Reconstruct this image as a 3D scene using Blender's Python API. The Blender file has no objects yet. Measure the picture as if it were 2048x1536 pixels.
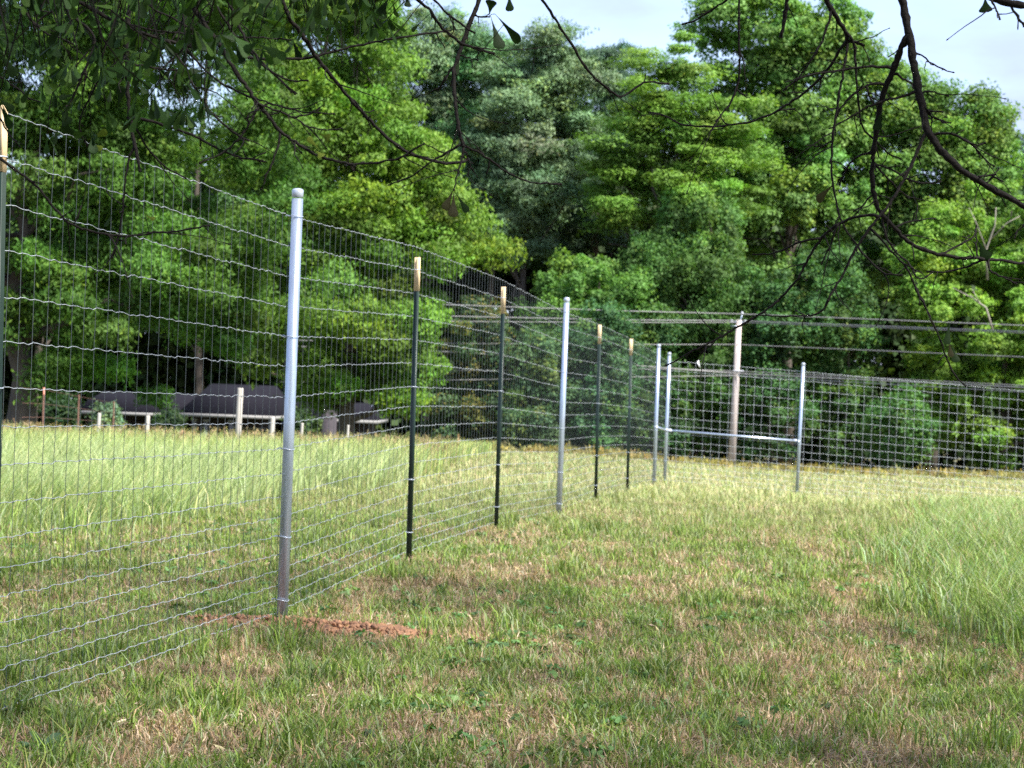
import bpy, math, random
import numpy as np
from mathutils import Matrix, Vector
R = math.radians
rng = np.random.default_rng(11)
random.seed(5)
sc = bpy.context.scene
COL = sc.collection

# ------------------------------------------------------------------ camera
F = 4600.0                      # focal length in photo pixels (2048 wide)
EYE = 1.25
cam_d = bpy.data.cameras.new('camera')
cam = bpy.data.objects.new('camera', cam_d)
COL.objects.link(cam)
sc.camera = cam
cam_d.sensor_width = 36.0
cam_d.lens = F / 2048 * 36.0
cam_d.clip_start = 0.05
cam_d.clip_end = 2500
ROT = Matrix.Rotation(math.pi / 2 + math.atan(39 / F), 3, 'X') @ Matrix.Rotation(0.035, 3, 'Z')
cam.matrix_world = Matrix.Translation((0, 0, EYE)) @ ROT.to_4x4()
cam_d.dof.use_dof = True
cam_d.dof.focus_distance = 7.3
cam_d.dof.aperture_fstop = 11.0
RN = np.array(ROT)

def W(px, py, Y):
    """photo ray through (px, py) met at distance Y ahead: the survey used to place real things"""
    d = RN @ np.array([(px - 1024) / F, -(py - 768) / F, -1.0])
    return np.array([0, 0, EYE]) + d * (Y / d[1])

# ------------------------------------------------------------------ world, sun, exposure
SUN_EL, SUN_AZ = R(52), R(126)         # azimuth clockwise from +Y: behind the camera, to the right
world = bpy.data.worlds.new('World')
sc.world = world
world.use_nodes = True
nt = world.node_tree
nt.nodes.clear()
wo = nt.nodes.new('ShaderNodeOutputWorld')
bg = nt.nodes.new('ShaderNodeBackground')
sky = nt.nodes.new('ShaderNodeTexSky')
sky.sky_type = 'NISHITA'
sky.sun_disc = False
sky.sun_elevation = SUN_EL
sky.sun_rotation = SUN_AZ
sky.air_density = 1.0
sky.dust_density = 1.5
sky.ozone_density = 2.2
tc = nt.nodes.new('ShaderNodeTexCoord')
mp = nt.nodes.new('ShaderNodeMapping')
mp.inputs['Scale'].default_value = (2.2, 2.2, 7.0)
cn = nt.nodes.new('ShaderNodeTexNoise')
cn.inputs['Scale'].default_value = 3.2
cn.inputs['Detail'].default_value = 6
cn.inputs['Roughness'].default_value = 0.55
cr = nt.nodes.new('ShaderNodeValToRGB')
cr.color_ramp.elements[0].position = 0.15
cr.color_ramp.elements[1].position = 0.70
mx = nt.nodes.new('ShaderNodeMixRGB')
mx.inputs['Color2'].default_value = (1.55, 1.72, 2.85, 1)      # thin high cloud, in the sky texture's own units
L = nt.links.new
L(tc.outputs['Generated'], mp.inputs['Vector'])
L(mp.outputs['Vector'], cn.inputs['Vector'])
L(cn.outputs['Fac'], cr.inputs['Fac'])
mm = nt.nodes.new('ShaderNodeMath'); mm.operation = 'MULTIPLY'; mm.inputs[1].default_value = 0.9
L(cr.outputs['Color'], mm.inputs[0])
L(mm.outputs[0], mx.inputs['Fac'])
L(sky.outputs['Color'], mx.inputs['Color1'])
L(mx.outputs['Color'], bg.inputs['Color'])
bg.inputs['Strength'].default_value = 0.11
L(bg.outputs['Background'], wo.inputs['Surface'])

sd = bpy.data.lights.new('sun', 'SUN')
sd.energy = 3.6
sd.angle = R(6)
sd.color = (1.0, 0.965, 0.91)
sun = bpy.data.objects.new('sun', sd)
COL.objects.link(sun)
SV = Vector((math.sin(SUN_AZ) * math.cos(SUN_EL), math.cos(SUN_AZ) * math.cos(SUN_EL), math.sin(SUN_EL)))
sun.rotation_euler = SV.to_track_quat('Z', 'Y').to_euler()
sun.location = (20, -20, 60)

sc.view_settings.view_transform = 'Standard'
sc.view_settings.look = 'None'
sc.view_settings.exposure = 1.92
sc.view_settings.gamma = 1.0
sc.render.engine = 'CYCLES'
sc.cycles.max_bounces = 6
sc.cycles.diffuse_bounces = 3
sc.cycles.glossy_bounces = 2
sc.cycles.transmission_bounces = 3
sc.cycles.transparent_max_bounces = 4
sc.cycles.use_denoising = False
sc.cycles.sample_clamp_indirect = 4.0

# ------------------------------------------------------------------ helpers
def smooth(x):
    x = np.clip(x, 0, 1)
    return x * x * (3 - 2 * x)

def vnoise(x, y, seed=0):
    x = np.asarray(x, float); y = np.asarray(y, float)
    xi = np.floor(x).astype(np.int64); yi = np.floor(y).astype(np.int64)
    xf = smooth(x - xi); yf = smooth(y - yi)
    def h(a, b):
        n = (a * 374761393 + b * 668265263 + seed * 1442695041) & 0x7fffffff
        n = ((n ^ (n >> 13)) * 1274126177) & 0x7fffffff
        return ((n ^ (n >> 16)) & 0xffff) / 65535.0
    return (h(xi, yi) * (1 - xf) + h(xi + 1, yi) * xf) * (1 - yf) + (h(xi, yi + 1) * (1 - xf) + h(xi + 1, yi + 1) * xf) * yf

def fnoise(x, y, seed=0):
    return vnoise(x, y, seed) * .5 + vnoise(x * 2.1, y * 2.1, seed + 1) * .3 + vnoise(x * 4.3, y * 4.3, seed + 2) * .2

def gz_raw(X, Y):
    X = np.asarray(X, float); Y = np.asarray(Y, float)
    b = np.interp(Y, [-40, 0, 11, 17, 22, 27, 39.5, 42.2, 60, 110, 160, 500],
                  [0, 0, 0, .08, .08, .03, -.06, -.11, -.34, -1.05, -1.7, -2.0])
    b = b - np.clip(.055 * (X - 3), 0, .45) * smooth((Y - 28) / 10)
    b = b - 1.25 * smooth((-X - 2.5) / 5) * smooth((Y - 54) / 28)
    near = smooth((Y - 2) / 5) * (1 - smooth((Y - 60) / 40))
    b = b + near * (.05 * (fnoise(X * .8, Y * .8, 9) - .5) + .03 * (vnoise(X * 3, Y * 3, 4) - .5))
    return b

_st = [(565, 1244, 12.98), (822, 1120, 16.8), (994, 1058, 21.1), (1118, 1030, 25.87), (1195, 1002, 29.8), (1258, 984, 34.3), (1309, 974, 39.4), (1333, 974, 41.83)]
_sy = np.array([q[2] for q in _st])
_sw = np.array([W(*q) for q in _st])
_sr = _sw[:, 2] - gz_raw(_sw[:, 0], _sy)
def gz(X, Y):
    """terrain height, trued to the surveyed post feet"""
    return gz_raw(X, Y) + np.interp(Y, np.r_[4, _sy, 60], np.r_[0, _sr, 0])

def norm(a):
    return a / np.maximum(np.linalg.norm(a, axis=-1, keepdims=True), 1e-9)

class MB:
    """collects geometry, then links it as ONE mesh object"""
    def __init__(s):
        s.v, s.f4, s.f3, s.c, s.n = [], [], [], [], 0
    def add(s, v, f4=None, f3=None, c=None):
        v = np.asarray(v, float)
        s.v.append(v)
        if f4 is not None and len(f4): s.f4.append(np.asarray(f4, np.int64) + s.n)
        if f3 is not None and len(f3): s.f3.append(np.asarray(f3, np.int64) + s.n)
        if c is None: c = np.ones((len(v), 3))
        c = np.asarray(c, float)
        if c.ndim == 1: c = np.tile(c, (len(v), 1))
        s.c.append(c)
        s.n += len(v)
    def tube(s, pts, rad, n=6, caps=True, c=None):
        pts = np.asarray(pts, float); m = len(pts)
        rad = np.broadcast_to(np.asarray(rad, float), (m,))
        t = norm(np.gradient(pts, axis=0))
        ref = np.array([0, 0, 1.0]) if abs(t[:, 2]).mean() < .8 else np.array([1.0, 0, 0])
        u = norm(np.cross(t, ref)); w = np.cross(t, u)
        a = np.arange(n) / n * 2 * np.pi
        ring = pts[:, None] + rad[:, None, None] * (np.cos(a)[None, :, None] * u[:, None] + np.sin(a)[None, :, None] * w[:, None])
        i = np.arange(m - 1)[:, None] * n; j = np.arange(n)[None]
        k = (j + 1) % n
        f = np.stack([i + j, i + k, i + n + k, i + n + j], -1).reshape(-1, 4)
        v = ring.reshape(-1, 3); f3 = None
        if caps:
            v = np.vstack([v, pts[0], pts[-1]])
            j = np.arange(n); k = (j + 1) % n
            f3 = np.vstack([np.stack([k, j, np.full(n, m * n)], -1), np.stack([(m - 1) * n + j, (m - 1) * n + k, np.full(n, m * n + 1)], -1)])
        s.add(v, f, f3, c)
    def box(s, x0, x1, y0, y1, z0, z1, c=None):
        v = [(x, y, z) for z in (z0, z1) for y in (y0, y1) for x in (x0, x1)]
        s.add(v, [(0, 2, 3, 1), (4, 5, 7, 6), (0, 1, 5, 4), (2, 6, 7, 3), (0, 4, 6, 2), (1, 3, 7, 5)], None, c)
    def prism(s, poly, h0, h1, axis_pts=None):
        """extrude a polygon (x, y) from z=h0 to z=h1, fan caps"""
        p = np.asarray(poly, float); n = len(p)
        v = np.vstack([np.c_[p, np.full(n, h0)], np.c_[p, np.full(n, h1)], [[*p.mean(0), h0]], [[*p.mean(0), h1]]])
        j = np.arange(n); k = (j + 1) % n
        f4 = np.stack([j, k, k + n, j + n], -1)
        f3 = np.vstack([np.stack([k, j, np.full(n, 2 * n)], -1), np.stack([j + n, k + n, np.full(n, 2 * n + 1)], -1)])
        s.add(v, f4, f3)
    def build(s, name, m, parent=None, smooth_=False, loc=None):
        v = np.vstack(s.v)
        if loc is not None: v = v - np.asarray(loc)
        me = bpy.data.meshes.new(name)
        f4 = np.vstack(s.f4) if s.f4 else np.zeros((0, 4), int)
        f3 = np.vstack(s.f3) if s.f3 else np.zeros((0, 3), int)
        me.vertices.add(len(v)); me.vertices.foreach_set('co', v.astype(np.float32).ravel())
        me.loops.add(f4.size + f3.size)
        me.loops.foreach_set('vertex_index', np.concatenate([f4.ravel(), f3.ravel()]).astype(np.int32))
        me.polygons.add(len(f4) + len(f3))
        ls = np.concatenate([np.arange(len(f4)) * 4, f4.size + np.arange(len(f3)) * 3]).astype(np.int32)
        me.polygons.foreach_set('loop_start', ls)
        if smooth_: me.polygons.foreach_set('use_smooth', np.ones(len(ls), bool))
        me.update(calc_edges=True)
        at = me.color_attributes.new('Col', 'FLOAT_COLOR', 'POINT')
        c = np.vstack(s.c); c = np.c_[c, np.ones(len(c))]
        at.data.foreach_set('color', c.astype(np.float32).ravel())
        me.materials.append(m)
        o = bpy.data.objects.new(name, me)
        COL.objects.link(o)
        if parent is not None: o.parent = parent
        return o

def empty(name, loc, label, cat, group=None):
    o = bpy.data.objects.new(name, None)
    COL.objects.link(o)
    o.location = loc
    o.empty_display_size = .3
    tag(o, label, cat, group)
    return o

def tag(o, label=None, cat=None, group=None, kind=None):
    if label: o['label'] = label
    if cat: o['category'] = cat
    if group: o['group'] = group
    if kind: o['kind'] = kind
    return o

# ------------------------------------------------------------------ materials
def mat(name, col=(.5, .5, .5), rough=.6, metal=0.0, vcol=False, trans=0.0, noise=0.0, nscale=8, spec=.5, col2=None, bump=0.0, coord='Object', stretch=(1, 1, 1)):
    m = bpy.data.materials.new(name)
    m.use_nodes = True
    t = m.node_tree; t.nodes.clear()
    out = t.nodes.new('ShaderNodeOutputMaterial')
    p = t.nodes.new('ShaderNodeBsdfPrincipled')
    p.inputs['Roughness'].default_value = rough
    p.inputs['Metallic'].default_value = metal
    p.inputs['Specular IOR Level'].default_value = spec
    if vcol:
        a = t.nodes.new('ShaderNodeAttribute'); a.attribute_name = 'Col'
        c = a.outputs['Color']
    else:
        rgb = t.nodes.new('ShaderNodeRGB'); rgb.outputs[0].default_value = (*col, 1)
        c = rgb.outputs[0]
    if noise or bump:
        tcn = t.nodes.new('ShaderNodeTexCoord')
        mpn = t.nodes.new('ShaderNodeMapping'); mpn.inputs['Scale'].default_value = stretch
        n = t.nodes.new('ShaderNodeTexNoise')
        n.inputs['Scale'].default_value = nscale; n.inputs['Detail'].default_value = 6
        t.links.new(tcn.outputs[coord], mpn.inputs['Vector'])
        t.links.new(mpn.outputs['Vector'], n.inputs['Vector'])
    if noise:
        r = t.nodes.new('ShaderNodeValToRGB')
        r.color_ramp.elements[0].position = .35; r.color_ramp.elements[1].position = .65
        t.links.new(n.outputs['Fac'], r.inputs['Fac'])
        mix = t.nodes.new('ShaderNodeMixRGB')
        mf = t.nodes.new('ShaderNodeMath'); mf.operation = 'MULTIPLY'; mf.inputs[1].default_value = noise
        t.links.new(r.outputs['Color'], mf.inputs[0])
        t.links.new(mf.outputs[0], mix.inputs['Fac'])
        t.links.new(c, mix.inputs['Color1'])
        mix.inputs['Color2'].default_value = (*(col2 or tuple(x * .45 for x in col)), 1)
        c = mix.outputs['Color']
    if bump:
        b = t.nodes.new('ShaderNodeBump'); b.inputs['Strength'].default_value = bump; b.inputs['Distance'].default_value = .02
        t.links.new(n.outputs['Fac'], b.inputs['Height'])
        t.links.new(b.outputs['Normal'], p.inputs['Normal'])
    t.links.new(c, p.inputs['Base Color'])
    if trans:
        tr = t.nodes.new('ShaderNodeBsdfTranslucent')
        g = t.nodes.new('ShaderNodeMixRGB'); g.blend_type = 'MULTIPLY'; g.inputs['Fac'].default_value = 1
        g.inputs['Color2'].default_value = (1.08, 1.25, .5, 1)
        t.links.new(c, g.inputs['Color1'])
        t.links.new(g.outputs['Color'], tr.inputs['Color'])
        ms = t.nodes.new('ShaderNodeMixShader'); ms.inputs['Fac'].default_value = trans
        t.links.new(p.outputs[0], ms.inputs[1]); t.links.new(tr.outputs[0], ms.inputs[2])
        t.links.new(ms.outputs[0], out.inputs['Surface'])
    else:
        t.links.new(p.outputs[0], out.inputs['Surface'])
    return m

M = dict(
    leaf=mat('foliage', vcol=True, rough=.6, trans=.36, spec=.2),
    needle=mat('pine_needles', vcol=True, rough=.6, trans=.18, spec=.25),
    grass=mat('grass_blades', vcol=True, rough=.6, trans=.3, spec=.25),
    bark=mat('bark', (.085, .068, .052), .9, noise=.7, nscale=6, bump=.6, stretch=(1, 1, .3)),
    twig=mat('shaded_twig_bark', (.010, .0075, .006), .85, noise=.6, nscale=60, bump=.5, spec=.2),  # brown bark made near black, with the shade overhead in its colour
    pale=mat('bleached_wood', (.30, .27, .22), .85, noise=.5, nscale=9),
    galv=mat('galvanised_steel', (.46, .53, .62), .3, metal=.65, noise=.7, nscale=30, col2=(.30, .35, .42), stretch=(1, 1, .12)),
    cap=mat('galvanised_cap', (.48, .53, .60), .4, metal=.4),
    wire=mat('galvanised_wire', vcol=True, rough=.5, metal=.3),
    tgreen=mat('dark_green_enamel', (.008, .022, .014), .4, noise=.4, nscale=20),
    cream=mat('cream_paint', (.68, .52, .30), .6, noise=.4, nscale=30, col2=(.5, .36, .2)),
    rust=mat('rusty_steel', (.14, .072, .05), .9, noise=.6, nscale=20),
    redtip=mat('faded_red_paint', (.62, .25, .18), .8),
    polewood=mat('weathered_pole_wood', (.60, .52, .47), .9, noise=.6, nscale=9, stretch=(1, 1, .05), col2=(.33, .27, .24)),
    whitewood=mat('whitened_wood', (.34, .32, .28), .85, noise=.5, nscale=12, stretch=(1, 1, .15), col2=(.42, .38, .32)),
    trim=mat('shaded_white_paint', (.21, .205, .195), .7, noise=.25, nscale=6),  # white trim greyed down: its shade is painted into the colour
    shingle=mat('shaded_dark_shingles', (.005, .0045, .0075), .95, noise=.7, nscale=9, col2=(.011, .010, .014), bump=.4, spec=.15),  # dark roof taken near black: tree shade is put into the colour
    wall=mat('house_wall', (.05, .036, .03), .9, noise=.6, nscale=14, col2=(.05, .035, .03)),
    glass=mat('dark_glass', (.03, .035, .04), .12, spec=.8),
    stone=mat('chimney_brick', (.045, .037, .042), .9, noise=.6, nscale=12),
    cable=mat('bare_cable', (.30, .29, .28), .5, metal=.3),
    porcelain=mat('grey_porcelain', (.45, .47, .5), .35),
    clay=mat('red_clay', vcol=True, rough=.95, noise=.45, nscale=25, col2=(.12, .055, .03), bump=1.0),
    tape=mat('white_ribbon', (.8, .8, .78), .7),
    oakleaf=mat('oak_leaf', vcol=True, rough=.55, trans=.4, spec=.08),
)

# ground: soil and thatch under the blades
def ground_mat():
    m = bpy.data.materials.new('meadow_soil'); m.use_nodes = True
    t = m.node_tree; p = t.nodes['Principled BSDF']; p.inputs['Roughness'].default_value = .95
    p.inputs['Specular IOR Level'].default_value = .1
    tcn = t.nodes.new('ShaderNodeTexCoord')
    n1 = t.nodes.new('ShaderNodeTexNoise'); n1.inputs['Scale'].default_value = .8; n1.inputs['Detail'].default_value = 8
    n2 = t.nodes.new('ShaderNodeTexNoise'); n2.inputs['Scale'].default_value = 22; n2.inputs['Detail'].default_value = 8
    for n in (n1, n2): t.links.new(tcn.outputs['Object'], n.inputs['Vector'])
    r1 = t.nodes.new('ShaderNodeValToRGB')
    e = r1.color_ramp.elements
    e[0].position = .35; e[0].color = (.075, .095, .030, 1)
    e[1].position = .65; e[1].color = (.17, .125, .065, 1)
    r2 = t.nodes.new('ShaderNodeValToRGB')
    e = r2.color_ramp.elements
    e[0].position = .3; e[0].color = (.35, .35, .35, 1)
    e[1].position = .7; e[1].color = (1.15, 1.15, 1.15, 1)
    mu = t.nodes.new('ShaderNodeMixRGB'); mu.blend_type = 'MULTIPLY'; mu.inputs['Fac'].default_value = 1
    t.links.new(n1.outputs['Fac'], r1.inputs['Fac']); t.links.new(n2.outputs['Fac'], r2.inputs['Fac'])
    t.links.new(r1.outputs['Color'], mu.inputs['Color1']); t.links.new(r2.outputs['Color'], mu.inputs['Color2'])
    t.links.new(mu.outputs['Color'], p.inputs['Base Color'])
    b = t.nodes.new('ShaderNodeBump'); b.inputs['Strength'].default_value = .8; b.inputs['Distance'].default_value = .03
    t.links.new(n2.outputs['Fac'], b.inputs['Height']); t.links.new(b.outputs['Normal'], p.inputs['Normal'])
    return m

ys = np.concatenate([np.arange(-60, 2, 6), np.arange(2, 48, .25), np.arange(48, 130, 1.5), np.arange(130, 900, 40)])
xs = np.concatenate([np.arange(-500, -30, 30), np.arange(-30, -9, 1.5), np.arange(-9, 10, .25), np.arange(10, 30, 1.5), np.arange(30, 520, 30)])
gx, gy = np.meshgrid(xs, ys)
b = MB()
nx, ny = len(xs), len(ys)
idx = np.arange(nx * ny).reshape(ny, nx)
b.add(np.stack([gx, gy, gz(gx, gy)], -1).reshape(-1, 3), np.stack([idx[:-1, :-1], idx[:-1, 1:], idx[1:, 1:], idx[1:, :-1]], -1).reshape(-1, 4))
tag(b.build('ground', ground_mat(), None, True), kind='structure')

# ------------------------------------------------------------------ foliage
def quads(mb, P, A, B, C):
    n = len(P)
    v = np.stack([P - A, P + B, P + A, P - B], 1).reshape(-1, 3)
    mb.add(v, np.arange(4 * n).reshape(-1, 4), None, np.repeat(C, 4, 0))

def puffs(mb, cen, rad, n, ll, lw, col, flat=.62, droop=.3, up=.5, colvar=.28, yellow=.1, seed=0, ycol=(1.35, 1.15, .7)):
    """n leaves round each puff centre; cen (k,3), rad (k,)"""
    g = np.random.default_rng(seed)
    k = len(cen)
    N = k * n
    c = np.repeat(cen, n, 0); r = np.repeat(rad, n)
    d = norm(g.normal(size=(N, 3)))
    d[:, 2] = np.where(g.random(N) < .45, np.abs(d[:, 2]), d[:, 2])
    rr = (.35 + .75 * g.random(N) ** .6) * r
    # lumpy puffs
    ph = np.repeat(g.random((k, 3)) * 6.28, n, 0)
    rr *= 1 + .22 * np.sin(d[:, 0] * 5 + ph[:, 0]) + .18 * np.sin(d[:, 1] * 6 + ph[:, 1]) + .12 * np.sin(d[:, 2] * 7 + ph[:, 2])
    P = c + d * rr[:, None] * np.array([1, 1, flat])
    nn = norm(d * .6 + np.array([0, 0, up]) + g.normal(size=(N, 3)) * .38)
    A = norm(np.cross(nn, g.normal(size=(N, 3))) + np.array([0, 0, -droop]))
    B = norm(np.cross(nn, A))
    s = (.7 + .6 * g.random(N))[:, None]
    pv = 1 + colvar * (g.random(k) - .5) * 2
    lv = 1 + .5 * (g.random(N) - .5)
    C = np.asarray(col)[None] * (np.repeat(pv, n) * lv)[:, None]
    C = C * (1 + np.repeat(g.normal(size=(k, 3)) * .06, n, 0))
    py_ = np.repeat(g.random(k) < yellow * 1.5, n) & (g.random(N) < .6)
    yl = (g.random(N) < yellow) | py_
    C[yl] *= np.asarray(ycol)
    quads(mb, P, A * ll * .5 * s, B * lw * .5 * s, np.clip(C, .004, .6))

def in_ellipses(els, Y, n, g, depth=.85, shell=.5):
    """puff centres spread over crown lobes given as (px, py, rx, ry) in photo pixels at distance Y"""
    w = np.array([e[2] * e[3] for e in els], float); w /= w.sum()
    pick = g.choice(len(els), n, p=w)
    out = np.zeros((n, 3))
    pm = F / Y
    for i, e in enumerate(els):
        m = pick == i
        kk = m.sum()
        if not kk: continue
        c = W(e[0], e[1], Y)
        d = norm(g.normal(size=(kk, 3)))
        rr = shell + (1 - shell) * g.random(kk) ** .5
        rxm, rzm = e[2] / pm, e[3] / pm
        out[m] = c + d * rr[:, None] * np.array([rxm, min(rxm * depth, 5.5), rzm])
    return out

def limb_path(a, bpt, g, n=6, wob=.12, sag=0):
    a = np.asarray(a, float); bpt = np.asarray(bpt, float)
    t = np.linspace(0, 1, n)[:, None]
    p = a * (1 - t) + bpt * t
    l = np.linalg.norm(bpt - a)
    off = g.normal(size=(n, 3)) * wob * l * .35
    off[0] = 0; off[-1] *= .5
    p = p + off
    p[:, 2] += (np.sin(t[:, 0] * np.pi) * sag * l)
    return p

def grow_tree(name, label, cat, base_px, Y, els, npuff, prad, nleaf, ll, lw, col, group=None, trunk_r=.25, flat=.62, droop=.3, up=.5, colvar=.28,
              yellow=.1, seed=1, mt='leaf', lean=0, limbs=10, top=None, shell=.5, ymul=(1.35, 1.15, .7), bark='bark', depth=.85, tier=None, dead=None):
    g = np.random.default_rng(seed)
    bx = W(base_px, 900, Y)[0]
    z0 = float(gz(bx, Y))
    root = empty(name, (bx, Y, z0), label, cat, group)
    L0 = np.array([bx, Y, z0])
    npuff = int(npuff * 1.35)
    cen = in_ellipses(els, Y, npuff, g, depth, shell)
    prad *= 1.08; col = np.asarray(col) * (1.18, 1.27, 1.6); nleaf = int(nleaf * 1.9); ll *= .73; lw *= .73
    lo = z0 + .3
    cen[:, 2] = np.maximum(cen[:, 2], lo + g.random(npuff) * .6)
    if tier:      # branches in storeys
        ph = tier * (.9 * vnoise(cen[:, 0] * .55 + 40, cen[:, 1] * .5, seed) + .12 * cen[:, 0])
        cen[:, 2] = np.round((cen[:, 2] - z0 + ph) / tier) * tier - ph + z0 + g.normal(size=npuff) * tier * .26 - .08 * np.abs(cen[:, 0] - bx)
    rad = prad * (.6 + .8 * g.random(npuff))
    mb = MB()
    puffs(mb, cen, rad, nleaf, ll, lw, col, flat, droop, up, colvar, yellow, seed + 7, ymul)
    crown = mb.build('crown', M[mt], root, loc=L0)
    # trunk and limbs
    ztop = cen[:, 2].max() - prad if top is None else top
    tp = np.array([bx + lean, Y, ztop])
    path = limb_path(L0 - [0, 0, .3], tp, g, 9, .03)
    tb = MB()
    rr = trunk_r * np.linspace(1, .18, 9); rr[0] *= 1.25
    tb.tube(path, rr, 9)
    order = g.permutation(npuff)[:limbs]
    for i in order:
        tt = np.clip((cen[i, 2] - z0) / max(ztop - z0, 1) * .75, .12, .92) * 8
        j = int(tt)
        a = path[j] + (path[min(j + 1, 8)] - path[j]) * (tt - j)
        r0 = trunk_r * (1 - tt / 9.5) * .5
        p = limb_path(a, cen[i], g, 6, .16, .04)
        tb.tube(p, np.linspace(r0, r0 * .25, 6), 5)
    tb.build('trunk', M[bark], root, True, loc=L0)
    if dead:
        db = MB()
        for pl, w0, w1 in dead:
            pts = [W(a, c, Y - dq + 1.2) for a, c, dq in pl]
            db.tube(pts, np.linspace(w0, w1, len(pts)) * .33, 6)
        db.build('dead_limb', M['pale'], root, True, loc=L0)
    return root

G1, G2, G3 = (.075, .135, .022), (.058, .115, .024), (.11, .17, .028)
PG = (.112, .172, .064)

# the pecan-like shade trees beyond the long fence
grow_tree('shade_tree', 'big broad green tree with thick dark trunk at the left edge', 'tree', 30, 57,
          [(60, 40, 330, 330), (330, 60, 300, 300), (120, 330, 250, 180), (420, 330, 220, 190), (250, 560, 260, 190), (90, 560, 170, 150), (480, 600, 200, 150), (170, 755, 110, 45), (340, 765, 70, 40), (-200, 200, 260, 420), (300, -250, 500, 200)],
          330, .62, 560, .17, .062, (.062, .125, .016), trunk_r=.40, flat=.6, droop=.9, up=.35, yellow=.12, seed=3, limbs=26, colvar=.35, top=8, shell=.25, depth=.8)
grow_tree('shade_tree', 'yellow-green leafy tree right of the near pipe post, reaching towards the pines', 'tree', 690, 68,
          [(640, 60, 190, 260), (700, 330, 170, 170), (840, 330, 70, 60), (900, 470, 110, 75), (800, 480, 120, 90), (660, 620, 220, 190), (820, 700, 90, 150), (660, 785, 110, 40), (560, 330, 130, 150), (720, -200, 200, 180)],
          250, .66, 520, .20, .075, (.095, .165, .018), trunk_r=.28, flat=.6, droop=.8, up=.35, yellow=.09, seed=5, limbs=22, colvar=.35, top=8.5, shell=.3, depth=.8)

# forest edge
grp = 'trees of the forest edge beyond the field'
LW = dict(ll=.30, lw=.17)
for i, (bx, els, col) in enumerate([
        (-260, [(-260, 300, 230, 420), (-200, -50, 200, 220)], G2), (60, [(60, 250, 240, 450), (40, -100, 180, 250)], G1),
        (380, [(380, 300, 230, 430), (400, -80, 180, 220)], G2), (640, [(660, 320, 200, 420), (640, -20, 150, 200)], G2)]):
    grow_tree('forest_tree', ['dark forest tree past the left edge behind the big shade tree', 'tall forest tree showing through gaps of the big shade tree above the house',
              'dark forest tree behind the shade trees, above the white-trimmed porch', 'dark forest tree behind the yellow-green tree'][i], 'tree', bx, 124 + i * 2, els, 110, 1.25, 300, col=col, group=grp, seed=20 + i, **LW)

grow_tree('pine_tree', 'rounded grey-green pine top just right of the yellow-green tree', 'pine tree', 850, 128,
          [(860, 200, 110, 190), (850, 420, 100, 150), (900, 130, 70, 90)], 120, 1.0, 420, .34, .08, PG, grp, trunk_r=.22, mt='needle', flat=.55, up=.9, droop=-.5, seed=31, yellow=.12)
grow_tree('pine_tree', 'tall grey-green pine with bare trunk showing below its crown, in the middle', 'pine tree', 1040, 122,
          [(1060, 110, 90, 100), (1060, 250, 130, 130), (1050, 390, 120, 110), (1000, 330, 90, 100), (1120, 180, 90, 90)], 165, .95, 430, .34, .08, PG, grp, trunk_r=.26, mt='needle', flat=.45, up=.9, droop=-.5, seed=33, yellow=.06, tier=1.3, limbs=16, shell=.3)
grow_tree('pine_tree', 'slimmer pine directly left of the bare-trunk pine, half hidden by it', 'pine tree', 965, 127,
          [(950, 200, 80, 150), (960, 380, 80, 120)], 80, .95, 420, .34, .08, (.062, .13, .04), grp, trunk_r=.2, mt='needle', flat=.5, up=.9, droop=-.5, seed=34, yellow=.1, limbs=14)
grow_tree('pine_tree', 'shadowy pine in the notch of the skyline right of the bare-trunk pine', 'pine tree', 1180, 132,
          [(1170, 200, 80, 110), (1180, 380, 90, 160)], 80, .95, 400, .34, .08, (.045, .085, .035), grp, trunk_r=.2, mt='needle', flat=.45, up=.9, droop=-.5, seed=35, yellow=.05, tier=1.4)
grow_tree('pine_tree', 'distant dark pine tip in the skyline dip', 'pine tree', 1245, 150,
          [(1250, 140, 40, 55), (1250, 260, 60, 100)], 45, .9, 300, .36, .06, (.035, .075, .035), grp, trunk_r=.2, mt='needle', seed=36, up=.9, droop=-.5)
grow_tree('layered_tree', 'bright green tree with flat shelf-like storeys of foliage, above the power lines', 'tree', 1345, 117,
          [(1345, 175, 105, 90), (1330, 280, 170, 110), (1350, 370, 180, 100), (1230, 330, 60, 80), (1400, 240, 100, 120)], 120, .95, 480, .26, .10, (.13, .215, .03), grp, trunk_r=.3, flat=.36, up=1.0, droop=-.1, seed=37, yellow=.04, tier=1.9, limbs=18, shell=.2)
grow_tree('sweetgum_tree', 'tallest airy light green tree rising past the top of the frame', 'tree', 1570, 124,
          [(1500, 70, 110, 110), (1600, 50, 110, 100), (1640, 130, 100, 120), (1540, 230, 150, 140), (1620, 330, 160, 140), (1560, 450, 150, 130), (1690, 90, 45, 60)],
          150, .98, 420, .28, .17, (.11, .19, .035), grp, trunk_r=.32, seed=38, yellow=.08, limbs=22, shell=.45)
grow_tree('sweetgum_tree', 'broad light green tree whose rounded top slopes down to the right edge', 'tree', 1860, 126,
          [(1790, 220, 110, 90), (1900, 270, 120, 90), (1760, 350, 120, 120), (1900, 400, 140, 130), (1970, 340, 70, 90), (1780, 500, 130, 110)],
          140, 1.0, 420, .28, .17, (.10, .17, .030), grp, trunk_r=.32, seed=39, yellow=.07, limbs=20, shell=.4)
grow_tree('pine_tree', 'distant blue-green pine at the right edge of the skyline', 'pine tree', 2035, 150,
          [(2030, 340, 55, 60), (2040, 450, 90, 110)], 70, 1.0, 320, .36, .06, (.04, .085, .045), grp, trunk_r=.2, mt='needle', seed=40, up=.9, droop=-.5)
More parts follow.
